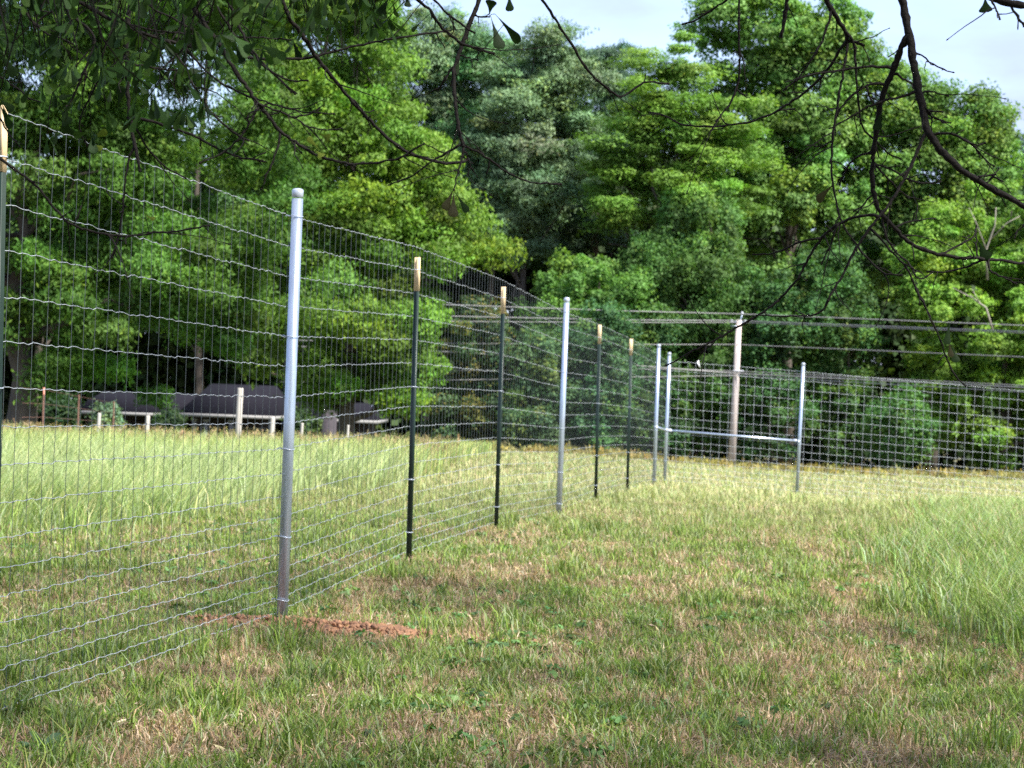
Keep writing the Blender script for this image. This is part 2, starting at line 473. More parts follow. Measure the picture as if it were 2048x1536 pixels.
grow_tree('leafy_tree', 'yellow-green tree at the right with bleached bare limbs showing', 'tree', 2010, 113,
          [(1960, 480, 120, 105), (1880, 560, 90, 80), (1980, 640, 170, 120), (1870, 800, 70, 110), (1980, 820, 130, 120), (2090, 560, 110, 170), (2140, 800, 110, 150)],
          190, .72, 430, .24, .14, (.125, .215, .026), grp, trunk_r=.22, seed=41, yellow=.08, limbs=18, shell=.4,
          dead=[([(1975, 560, 5), (1972, 500, 5.2), (1990, 450, 5.4), (1992, 415, 5.6)], .16, .06), ([(1973, 500, 5.2), (1950, 440, 5.3), (1938, 415, 5.4)], .1, .04), ([(1982, 478, 5.3), (2015, 445, 5.5), (2040, 432, 5.6)], .09, .04),
                ([(1985, 660, 5.4), (1972, 615, 5.5), (1950, 600, 5.6), (1940, 590, 5.6)], .17, .06), ([(1958, 604, 5.6), (1944, 578, 5.8)], .09, .05), ([(1960, 604, 5.5), (1905, 575, 5.7)], .08, .04)])
grow_tree('vine_covered_tree', 'tree smothered in hanging green vines, directly behind the utility pole', 'tree', 1400, 114,
          [(1400, 480, 90, 90), (1390, 600, 130, 120), (1400, 750, 130, 140), (1310, 560, 60, 90), (1460, 680, 70, 120)], 230, .6, 330, .20, .13, (.075, .145, .028), grp, trunk_r=.25, flat=1.15, droop=.7, up=.2, seed=42, yellow=.10, shell=.55)
grow_tree('vine_covered_tree', 'lower rounded mass of vine-smothered tree left of the utility pole', 'tree', 1190, 113,
          [(1190, 580, 110, 60), (1150, 640, 100, 70), (1230, 640, 110, 80), (1260, 750, 90, 130)], 150, .62, 330, .20, .13, (.085, .165, .028), grp, trunk_r=.2, flat=.8, droop=.4, up=.4, seed=43, yellow=.08)
for i, (bx, Y, els, col, lab) in enumerate([
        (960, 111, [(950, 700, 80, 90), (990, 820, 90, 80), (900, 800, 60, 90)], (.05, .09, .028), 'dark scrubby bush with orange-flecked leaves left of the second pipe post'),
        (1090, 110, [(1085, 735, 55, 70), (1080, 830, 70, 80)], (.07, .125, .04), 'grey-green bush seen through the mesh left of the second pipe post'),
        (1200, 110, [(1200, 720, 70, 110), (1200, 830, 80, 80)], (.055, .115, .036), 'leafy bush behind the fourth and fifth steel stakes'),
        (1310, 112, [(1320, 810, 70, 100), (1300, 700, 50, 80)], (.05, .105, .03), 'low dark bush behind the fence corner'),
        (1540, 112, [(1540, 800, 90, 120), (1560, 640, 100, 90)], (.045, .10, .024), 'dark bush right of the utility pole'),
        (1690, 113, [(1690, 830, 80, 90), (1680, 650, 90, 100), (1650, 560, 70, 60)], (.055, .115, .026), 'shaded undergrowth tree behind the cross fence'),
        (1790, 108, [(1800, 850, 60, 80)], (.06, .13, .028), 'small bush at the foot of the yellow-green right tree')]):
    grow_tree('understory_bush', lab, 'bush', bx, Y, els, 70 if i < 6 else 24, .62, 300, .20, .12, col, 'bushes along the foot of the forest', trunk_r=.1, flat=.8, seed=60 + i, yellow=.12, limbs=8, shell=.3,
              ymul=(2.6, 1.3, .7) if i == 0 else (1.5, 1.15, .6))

# far wood behind, one mass
g = np.random.default_rng(99)
b = MB()
n = 2500
cx = g.uniform(-60, 62, n); cy = g.uniform(136, 156, n)
hh = 17.0 + 2.0 * np.sin(cx * .21) + 1.5 * np.sin(cx * .53 + 1)
cz = gz(cx, cy) + g.random(n) ** .8 * hh
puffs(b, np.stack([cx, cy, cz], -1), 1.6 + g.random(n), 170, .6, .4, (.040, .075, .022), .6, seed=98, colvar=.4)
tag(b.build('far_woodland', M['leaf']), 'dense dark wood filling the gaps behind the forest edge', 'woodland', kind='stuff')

# weeds along the forest foot
b = MB()
n = 420
cx = g.uniform(-9, 34, n); cy = 101 + g.random(n) * 9
cz = gz(cx, cy) + .05
puffs(b, np.stack([cx, cy, cz], -1), .2 + g.random(n) * .28, 60, .22, .05, (.24, .22, .09), .8, droop=-1.5, seed=97, colvar=.4, yellow=.2)
tag(b.build('edge_weeds', M['leaf']), 'band of rough weeds where the field meets the forest', 'weeds', kind='stuff')

# ------------------------------------------------------------------ fences
def fline(Y): return -1.25 + .1415 * (Y - 12.98)
PIPE_H, T_H = 2.45, 2.28
WH = np.array([2.29, 2.12, 1.95, 1.78, 1.61, 1.44, 1.265, 1.12, .975, .835, .706, .588, .48, .38, .288, .203, .124, .05])

def pipe_post(parent, x, y, lean=(0, 0), label=None, PIPE_H=2.44):
    z = float(gz(x, y))
    r = .0315
    b = MB()
    top = np.array([x + lean[0] * PIPE_H, y + lean[1] * PIPE_H, z + PIPE_H])
    bot = np.array([x, y, z - .25])
    b.tube([bot, bot * .5 + top * .5, top - [0, 0, .05]], r, 20)
    o = b.build('pipe_post', M['galv'], parent, True)
    if label: o['label'] = label
    c = MB()
    a = np.linspace(0, np.pi / 2, 6)
    prof = [(r + .0003, -.041), (r + .0013, -.04), (r + .0013, -.004)] + [((r + .0013) * math.cos(t), -.004 + .013 * math.sin(t)) for t in a[1:]]
    c.tube([top + [0, 0, q[1]] for q in prof], [max(q[0], .0008) for q in prof], 20)
    c.build('post_cap', M['cap'], o, True)
    for h in (WH[0], WH[4], WH[8], WH[12], WH[16]):
        t = MB()
        cpt = bot + (top - bot) * ((h + .25) / (PIPE_H + .25))
        q = np.linspace(0, 2 * np.pi, 17)
        t.tube(cpt + np.stack([np.cos(q) * (r + .004), np.sin(q) * (r + .004), .004 * np.sin(q * 2)], -1), .0018, 4, False)
        tw = cpt + np.array([-.03, .01, 0])
        t.tube([cpt + [-r - .004, 0, 0], tw + [-.02, .004, .006], tw + [-.035, -.004, 0]], .003, 4)
        t.build('tie_wire', M['cap'], o, True)
    return o

def t_post(parent, x, y, lean=(0, 0), ang=0., label=None, T_H=2.28):
    z = float(gz(x, y))
    poly = np.array([(-.0205, 0), (-.0205, -.006), (-.004, -.006), (-.004, -.036), (.004, -.036), (.004, -.006), (.0205, -.006), (.0205, 0)])
    ca, sa = math.cos(ang), math.sin(ang)
    poly = poly @ np.array([[ca, sa], [-sa, ca]])
    def seg(mb, h0, h1, grow=1.0):
        b0 = np.array([x + lean[0] * h0, y + lean[1] * h0]); b1 = np.array([x + lean[0] * h1, y + lean[1] * h1])
        p = poly * grow
        n = len(p)
        v = np.vstack([np.c_[p + b0, np.full(n, z + h0)], np.c_[p + b1, np.full(n, z + h1)]])
        j = np.arange(n); k = (j + 1) % n
        mb.add(v, np.vstack([np.stack([j, k, k + n, j + n], -1), [[8, 9, 14, 15], [10, 11, 12, 13], [0, 7, 6, 1], [2, 5, 4, 3]]]))
    b = MB()
    seg(b, -.3, T_H - .245)
    for h in np.arange(.12, T_H - .3, .055):     # studs
        c = np.array([x + lean[0] * h, y + lean[1] * h, z + h]); s = .005
        b.box(c[0] - s, c[0] + s, c[1] - .0, c[1] + .009, c[2] - .008, c[2] + .008)
    o = b.build('steel_stake', M['tgreen'], parent)
    if label: o['label'] = label
    c = MB()
    seg(c, T_H - .2451, T_H, 1.06)
    c.build('painted_tip', M['cream'], o)
    for h in (WH[1], WH[6], WH[11], WH[15]):
        t = MB()
        q = np.linspace(0, 2 * np.pi, 9)
        t.tube(np.array([x + lean[0] * h, y + lean[1] * h - .012, z + h]) + np.stack([np.cos(q) * .027, np.sin(q) * .032, 0 * q], -1), .0026, 4, False)
        t.build('wire_clip', M['cap'], o)
    return o

def wire_net(parent, stations, off, r_h, r_v, knot, step=.152, seed=0, phase=0, vc=(.075, .09, .09)):
    """stations: plan points of the posts; the net follows straight spans between them"""
    g = np.random.default_rng(seed)
    st = np.asarray(stations, float)
    seg = np.linalg.norm(np.diff(st, axis=0), axis=1); cum = np.r_[0, np.cumsum(seg)]
    zs = gz(st[:, 0], st[:, 1])
    o2 = np.asarray(off)
    def at(s, h):
        s = np.asarray(s, float)
        x = np.interp(s, cum, st[:, 0]) + o2[0]; y = np.interp(s, cum, st[:, 1]) + o2[1]; z = np.interp(s, cum, zs) + h
        return np.stack([x, y, z], -1)
    sv = np.arange(phase, cum[-1], step)
    sv = sv + g.normal(size=len(sv)) * .004
    b = MB()
    jit = g.normal(size=(len(WH), len(sv))) * .0035
    t2 = norm(st[-1:] - st[:1])[0]
    for i, h in enumerate(WH):
        ss = np.concatenate([sv, sv + step * .33, sv + step * .66]); o = np.argsort(ss, kind='stable')
        hh = np.concatenate([jit[i], jit[i] * .5 + .0024 + g.normal(size=len(sv)) * .001, jit[i] * .5 - .0024 + g.normal(size=len(sv)) * .0012])[o]
        ss = ss[o]; hh = hh[ss <= cum[-1]]; ss = ss[ss <= cum[-1]]
        b.tube(at(ss, h + hh), r_h * (1.15 if i in (0, len(WH) - 1) else 1), 4, c=np.array([.42, .45, .46]))
    bow = g.normal(size=len(sv)) * .006
    for j, s in enumerate(sv):
        hs = WH[::-1]
        p = at(np.full(len(hs), s) + bow[j] * np.sin(np.linspace(0, 3.1, len(hs))) + g.normal(size=len(hs)) * .0025, hs)
        p[:, 0] += .003 * o2[0] / (abs(o2).max())
        b.tube(p, r_v, 4, False, c=np.array(vc))
    # knots
    S, H = np.meshgrid(sv, WH)
    P = at(S.ravel(), H.ravel() + jit.ravel())
    n = len(P)
    k = knot
    base = np.array([(1, 0, 0), (-1, 0, 0), (0, 1, 0), (0, -1, 0), (0, 0, 1.9), (0, 0, -1.5)]) * k
    v = (P[:, None] + base[None]).reshape(-1, 3)
    f = np.array([(0, 2, 4), (2, 1, 4), (1, 3, 4), (3, 0, 4), (2, 0, 5), (1, 2, 5), (3, 1, 5), (0, 3, 5)])
    b.add(v, None, (f[None] + (np.arange(n) * 6)[:, None, None]).reshape(-1, 3), np.array(vc) * 1.2)
    return b.build('wire_mesh', M['wire'], parent, True)

pipes = [12.98, 25.87, 39.4]
stakes = [4.1, 8.51, 16.8, 21.1, 29.8, 34.3]
T_HS = [2.28, 2.31, 2.21, 2.22, 2.28, 2.28]
fence = empty('wire_fence', (fline(12.98), 12.98, float(gz(fline(12.98), 12.98))), 'long woven wire fence on pipe posts and cream-tipped green stakes, receding from the left edge', 'fence')
def keep(o, root):      # parts modelled in world space under a root standing at its base
    for ch in [c for c in root.children]:
        ch.matrix_parent_inverse = Matrix.Translation(root.location).inverted()
for i, y in enumerate(pipes):
    pipe_post(fence, fline(y), y, [(.0012, 0), (.0035, 0), (.001, 0)][i], ['nearest and tallest looking pipe post, standing in red clay', 'second pipe post, midway along the fence', 'last pipe post before the corner'][i])
for i, y in enumerate(stakes):
    t_post(fence, fline(y), y, [(0, 0), (-.018, 0), (-.006, 0), (-.004, 0), (-.010, 0), (-.008, 0)][i], R(12) + i * .1,
           ['stake outside the frame', 'stake at the left edge of the frame', 'first stake past the near pipe post', 'stake before the second pipe post', 'first stake past the second pipe post', 'farthest stake'][i], T_HS[i])
EX, EY = 2.832, 41.83
FX, FY = 5.21, 41.6
ally = sorted(pipes + stakes)
wire_net(fence, [(fline(y), y) for y in ally] + [(EX, EY)], (-.037, .006), .0015, .00115, .0034, seed=1)
def rail(parent, a, bb, h, r=.0205):
    za, zb = float(gz(*a)) + h, float(gz(*bb)) + h
    pa = np.array([a[0], a[1], za]); pb = np.array([bb[0], bb[1], zb]); d = norm((pb - pa)[None])[0]
    m = MB()
    m.tube([pa + d * .03, (pa + pb) / 2, pb - d * .03], r, 14)
    o = m.build('brace_rail', M['galv'], parent, True)
    for p, s in ((pa, 1), (pb, -1)):
        k = MB()
        k.tube([p + d * s * .028, p + d * s * .05, p + d * s * .10], [r + .006, r + .01, r + .004], 14)
        q = np.linspace(0, 2 * np.pi, 21)
        for dz in (-.012, 0, .012):
            k.tube(p + np.stack([np.cos(q) * .036, np.sin(q) * .036, 0 * q + dz], -1), .0062, 6, False)
        k.build('rail_clamp', M['cap'], o, True)
rail(fence, (fline(39.4), 39.4), (EX, EY), 1.03)
keep(None, fence)

cross = empty('wire_fence', (EX, EY, float(gz(EX, EY))), 'far woven wire fence with a horizontal brace rail, crossing at the right', 'fence')
pipe_post(cross, EX, EY, (.004, 0), 'corner pipe post where the two fences meet')
pipe_post(cross, FX, FY, (.018, 0), 'leaning pipe post at the right end of the brace rail')
dx = np.array([9.64 - FX, 41.7 - FY])
t_post(cross, 9.8, 41.3, (0, 0), R(90))
t_post(cross, 14.2, 41.0, (0, 0), R(90))
wire_net(cross, [(EX, EY), (FX, FY), (9.8, 41.3), (14.2, 41.0)], (.004, .04), .0022, .0020, .0052, seed=2, phase=.05, vc=(.40, .43, .44))
rail(cross, (EX, EY), (FX, FY), 1.03)
keep(None, cross)
# pale ribbon on the top wire of the cross fence
b = MB()
p0 = W(1398, 723, 41.75)
pts = p0 + np.array([(0, 0, .02), (-.02, -.01, 0), (-.018, -.02, -.035), (0, -.025, -.07), (.02, -.02, -.10)])
wv = np.array([.008, .014, .016, .013, .005])
v = np.vstack([pts + np.c_[wv, 0 * wv, 0 * wv], pts - np.c_[wv, 0 * wv, 0 * wv], pts + np.c_[wv, 0 * wv + .004, 0 * wv], pts - np.c_[wv, 0 * wv - .004, 0 * wv]])
f = []
for i in range(4):
    f += [(i, i + 1, i + 6, i + 5), (i + 10, i + 15, i + 16, i + 11), (i, i + 10, i + 11, i + 1), (i + 5, i + 6, i + 16, i + 15)]
b.add(v, f)
tag(b.build('ribbon', M['tape'], loc=p0), 'scrap of white ribbon curled over the top wire of the cross fence', 'ribbon').location = p0

# old low fence at the far left
def rust_post(px, ytop, Y, lab, mt='rust'):
    t = W(px, ytop, Y); x = t[0]; z = float(gz(x, Y)); h = t[2] - z
    root = empty('rusty_post', (x, Y, z), lab, 'post', 'rusty stakes of the old low fence')
    b = MB(); b.prism(np.array([(-.028, 0), (-.028, -.009), (-.006, -.009), (-.006, -.045), (.006, -.045), (.006, -.009), (.028, -.009), (.028, 0)]) * .65, -.2, h - .14)
    b.build('stake_body', M['rust'], root)
    b = MB(); b.prism(np.array([(-.028, 0), (-.028, -.009), (-.006, -.009), (-.006, -.045), (.006, -.045), (.006, -.009), (.028, -.009), (.028, 0)]) * .72, h - .14, h)
    b.build('painted_tip', M['redtip'] if 'tallest' in lab else M['rust'], root)
    return np.array([x, Y, z]), h
ps = [rust_post(88, 775, 45, 'tallest rusty stake with pinkish red tip, in the tall grass at the left'), rust_post(158, 789, 50, 'middle rusty stake in front of the house'), rust_post(228, 803, 55, 'short rusty stake farthest right, in front of the house roof')]
for k, hh in enumerate((.97, .78, .6, .42)):
    b = MB()
    pts = [ps[0][0] + (ps[0][0] - ps[1][0]) * .5 + [0, 0, ps[0][1] * hh]] + [p + [0, -.03, h * hh] for p, h in ps]
    b.tube(pts, .004, 4)
    tag(b.build('strand_wire', M['rust']), ['topmost', 'second', 'third', 'lowest'][k] + ' thin wire strung along the rusty stakes', 'wire', 'wires of the old low fence')
def wood_post(px, ytop, Y, w, lab):
    t = W(px, ytop, Y); x = t[0]; z = float(gz(x, Y)); h = t[2] - z
    b = MB(); b.tube([(0, 0, -.2), (.005, 0, h * .5), (.02, 0, h - .03), (.02, 0, h)], [w / 2, w / 2 * .97, w / 2 * .92, w / 2 * .8], 9)
    o = b.build('wooden_post', M['whitewood']); o.location = (x, Y, z)
    tag(o, lab, 'post', 'whitened wooden posts in the tall grass')
wood_post(479, 776, 52, .15, 'tall whitened wooden post rising above the porch eave')
wood_post(544, 834, 53, .12, 'short whitened post just left of the near pipe post')
wood_post(603, 846, 54, .07, 'thin whitened post just right of the near pipe post')
wood_post(695, 850, 56, .07, 'thin whitened post farthest right, under the yellow-green tree')
wood_post(197, 826, 52, .09, 'thin whitened post between the rusty stakes')
wood_post(294, 831, 52, .11, 'squat whitened post left of the porch')

# ------------------------------------------------------------------ utility pole and lines
PY = 110.
pb, pt = W(1463, 932, PY), W(1478, 640, PY)
zb = float(gz(pb[0], PY))
pole = empty('utility_pole', (pb[0], PY, zb), 'weathered wooden utility pole leaning slightly right before the forest', 'utility pole')
b = MB()
b.tube([(0, 0, -.3), ((pt - pb)[0] * .5, 0, (pt[2] - zb) * .5), ((pt - pb)[0], 0, pt[2] - zb)], [.185, .165, .13], 14)
b.build('pole_shaft', M['polewood'], pole, True)
tx, tz = (pt - pb)[0], pt[2] - zb
b = MB()
b.tube([(tx, -.02, tz - .35), (tx + .08, -.02, tz + .05), (tx + .14, -.02, tz + .28)], .035, 6)
b.tube([(tx - .35, -.05, tz - .12), (tx, -.05, tz - .1), (tx + .3, -.05, tz - .12)], .035, 6)
b.tube([(tx - .38, -.05, tz - .3), (tx, -.05, tz - .3)], .03, 6)
b.build('bracket', M['galv'], pole, True)
for q in ((tx + .14, -.02, tz + .25), (tx - .35, -.05, tz - .14), (tx + .3, -.05, tz - .14)):
    b = MB()
    b.tube([np.array(q) + [0, 0, d] for d in (0, .03, .07, .11, .15)], [.04, .075, .05, .07, .03], 8)
    b.build('insulator', M['porcelain'], pole, True)
b = MB(); b.tube([(tx * .82 - .2, -.17, tz * .655), (tx * .82 + .3, -.17, tz * .655)], .05, 6)
b.build('cable_clamp', M['porcelain'], pole, True)
wl = [([(560, 600), (912, 610), (1250, 622), (1485, 628), (2048, 651), (2350, 664)], .022, 'topmost power line over the pole top'),
      ([(560, 622), (885, 632), (1250, 640), (1465, 641), (2048, 663), (2350, 676)], .022, 'second power line, just under the topmost'),
      ([(560, 632), (912, 643), (1250, 645), (1487, 645), (2048, 666), (2350, 680)], .020, 'third power line, close below the second'),
      ([(560, 680), (912, 687), (1250, 689), (1474, 689), (2048, 714), (2350, 727)], .018, 'single line halfway down between the upper bundle and the lower cables'),
      ([(560, 692), (912, 704), (1124, 719), (1344, 737), (1472, 747), (2048, 775), (2350, 790)], .030, 'thick lower cable sloping down from the left'),
      ([(560, 740), (912, 741), (1344, 738), (1472, 742), (2048, 771), (2350, 785)], .016, 'thin upper strand of the lower cable bundle'),
      ([(560, 764), (850, 761), (1344, 753), (1472, 751), (2048, 784), (2350, 800)], .020, 'lowest cable, meeting the pole from below')]
for pl, r, lab in wl:
    xs_ = np.array([p[0] for p in pl], float); ys_ = np.array([p[1] for p in pl], float)
    q = np.linspace(xs_[0], xs_[-1], 40)
    yy = np.interp(q, xs_, ys_)
    yd = np.where(q < 1475, PY - .2, PY - .2 - (q - 1475) * .014)
    b = MB(); b.tube([W(a, c, d) for a, c, d in zip(q, yy, yd)], r * .95, 5)
    tag(b.build('power_line', M['cable'], None, True), lab, 'cable', 'lines carried by the utility pole')

# ------------------------------------------------------------------ house
HY = 86.
def hx(px, py=800, Y=HY): return float(W(px, py, Y)[0])
gzh = float(gz(hx(400), HY)) - .05
house = empty('house', (hx(400), HY, gzh), 'low house with dark roof, white eave and porch columns, half hidden by tall grass', 'house')
H0 = np.array([hx(400), HY, gzh])
zE = float(W(450, 829, HY)[2]); zR = zE + 1.15
def hb(mb, name, m, par=house): return mb.build(name, M[m], par, loc=None)
def hipped(x0, x1, y0, y1, ze, zr, ov=.3):
    mb = MB()
    x0 -= ov; x1 += ov; y0 -= ov; y1 += ov
    ym = (y0 + y1) / 2; ins = .55
    v = [(x0, y0, ze), (x1, y0, ze), (x1, y1, ze), (x0, y1, ze), (x0 + ins, ym, zr), (x1 - ins, ym, zr)]
    mb.add(v, [(0, 1, 5, 4), (2, 3, 4, 5), (0, 3, 2, 1)], [(0, 4, 3), (1, 2, 5)])
    return mb
def fascia(x0, x1, y0, y1, ze, ov=.3, h=.10):
    mb = MB(); x0 -= ov; x1 += ov; y0 -= ov; y1 += ov; t = .05
    mb.box(x0 - t, x1 + t, y0 - t, y0, ze - h, ze + .02); mb.box(x0 - t, x1 + t, y1, y1 + t, ze - h, ze + .02)
    mb.box(x0 - t, x0, y0, y1, ze - h, ze + .02); mb.box(x1, x1 + t, y0, y1, ze - h, ze + .02)
    return mb
zg = gzh - .3
# wings: left, central porch, right
secs = [(hx(150), hx(372), HY + 1.2, HY + 8, zE - .07, zE + .72), (hx(385), hx(548), HY - 1.5, HY + 8, zE, zR), (hx(560), hx(735), HY + 1.5, HY + 8, zE - .06, zE + .6)]
for i, (x0, x1, y0, y1, ze, zr) in enumerate(secs):
    mb = MB(); yf = y0 + (2.0 if i == 1 else .6)
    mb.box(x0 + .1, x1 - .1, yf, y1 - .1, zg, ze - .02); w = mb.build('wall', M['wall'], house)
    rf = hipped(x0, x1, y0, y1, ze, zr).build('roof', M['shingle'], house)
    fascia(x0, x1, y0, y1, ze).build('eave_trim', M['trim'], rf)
    # windows
    for px in ([[200, 250, 320], [427, 505], [610, 700]][i]):
        xw = hx(px); mb = MB(); fw = .07
        z0_, z1_ = ze - 1.65, ze - .45
        for (a0, a1, c0, c1) in ((xw - .5, xw - .5 + fw, z0_, z1_), (xw + .5 - fw, xw + .5, z0_, z1_), (xw - .5 + fw, xw + .5 - fw, z1_ - fw, z1_), (xw - .5 + fw, xw + .5 - fw, z0_, z0_ + fw), (xw - .025, xw + .025, z0_ + fw, z1_ - fw)):
            mb.box(a0, a1, yf - .06, yf - .002, c0, c1)
        wf = mb.build('window_frame', M['trim'], house)
        mb = MB(); mb.box(xw - .43, xw + .43, yf - .03, yf - .01, z0_ + fw, z1_ - fw); mb.build('pane', M['glass'], wf)
for px, yc_, dz_ in ((388, HY - 1.5, 0), (412, HY - 1.5, 0), (462, HY - 1.5, 0), (541, HY - 1.5, 0), (156, HY + 1.15, -.07), (240, HY + 1.15, -.07), (345, HY + 1.15, -.07), (605, HY + 1.45, -.06), (700, HY + 1.45, -.06)):
    mb = MB(); x = hx(px, 850, yc_)
    mb.box(x - .07, x + .07, yc_ - .07, yc_ + .07, zg, zE - .17 + dz_); mb.box(x - .11, x + .11, yc_ - .11, yc_ + .11, zE - .26 + dz_, zE - .172 + dz_)
    mb.build('porch_column', M['trim'], house)
mb = MB(); x = hx(657); mb.box(x - .26, x + .26, HY + .55, HY + 1.05, zg, zE + .3); mb.box(x - .2, x + .2, HY + .65, HY + .95, zE + .3, zE + .4)
mb.build('chimney', M['stone'], house)
keep(None, house)

for k_, (px_, py_, rx_, ry_, lab_) in enumerate([(216, 842, 22, 22, 'pale loose shrub in front of the left part of the porch'), (340, 850, 30, 20, 'low dark shrub before the middle of the house'),
        (600, 848, 26, 22, 'shrub at the right end of the porch, just right of the near pipe post'), (120, 830, 30, 36, 'dark shrub between the thick trunk and the house')]):
    grow_tree('garden_shrub', lab_, 'shrub', px_, 82, [(px_, py_, rx_, ry_)], 12, .3, 160, .16, .09, [(.12, .17, .08), (.03, .055, .02), (.05, .085, .03), (.03, .06, .02)][k_], 'shrubs in front of the house', trunk_r=.05, flat=1, seed=400 + k_, limbs=5, shell=.2)

# ------------------------------------------------------------------ grass
def zone_left(X, Y):       # long grass beyond the fence
    edge = -1.15 - .6 * fnoise(Y * .25, X * .25, 31) + (Y - 18) * .012
    lim = np.where(Y < 30, -2.2 - .05 * (30 - Y), edge)
    return smooth((lim - X) / .9) * smooth((Y - 16.5 - 1.2 * vnoise(X * .7, Y * .3, 5)) / 4)
def zone_right(X, Y):      # half-long grass at the right
    lim = np.interp(Y, [9, 14, 20, 30, 42, 60], [3.2, 2.15, 3.1, 5.2, 7.5, 11])
    return smooth((X - lim - 1.6 * (fnoise(X * 1.3, Y * .7, 8) - .5)) / 1.3) * smooth((Y - 11.5) / 3) * (1 - smooth((Y - 38) / 10))

MX, MY, MRX, MRY = -1.05, 12.70, .68, .22
def mound(X, Y):
    u = (X - MX); yc = MY - .28 * u
    return np.exp(-((u / MRX) ** 2 + ((Y - yc) / MRY) ** 2))

def blades(mb, X, Y, h, w, bend, C, g, lay=None, wind=0):
    n = len(X)
    z = gz(X, Y) - .01
    a = g.random(n) * 2 * np.pi
    if wind: a = np.where(g.random(n) < wind, g.normal(size=n) * .6, a)
    dirv = np.stack([np.cos(a), np.sin(a)], -1)
    fa = a + g.normal(size=n) * .8 + np.pi / 2
    side = np.stack([np.cos(fa), np.sin(fa), 0 * fa], -1) * (w * .5)[:, None]
    b0 = np.stack([X, Y, z], -1)
    b1 = b0 + np.c_[dirv * (h * bend * .3)[:, None], h * .58]
    hz = h * np.sqrt(np.clip(1 - (bend * .75) ** 2, .02, 1))
    b2 = b0 + np.c_[dirv * (h * bend)[:, None], hz]
    if lay is not None:
        b1[:, 2] = np.where(lay, z + .02 + h * .1, b1[:, 2]); b2[:, 2] = np.where(lay, z + .015 + h * .12, b2[:, 2])
    v = np.stack([b0 - side, b0 + side, b1 + side * .8, b1 - side * .8, b2], 1).reshape(-1, 3)
    o = np.arange(n)[:, None] * 5
    cc = np.stack([C * .82, C * .82, C, C, C * 1.08], 1).reshape(-1, 3)
    mb.add(v, o + np.array([[0, 1, 2, 3]]), o + np.array([[3, 2, 4]]), cc)

def scatter(y0, y1, dens, g, pad=1.6):
    area_n = int(dens * ((.245 * (y1 ** 2 - y0 ** 2)) + 2 * pad * (y1 - y0)))
    Y = y0 + (y1 - y0) * g.random(int(area_n * 1.6))
    Wd = .245 * Y + pad
    keep_ = g.random(len(Y)) < Wd / (.245 * y1 + pad)
    Y = Y[keep_]; Wd = Wd[keep_]
    X = (g.random(len(Y)) * 2 - 1) * Wd
    return X, Y

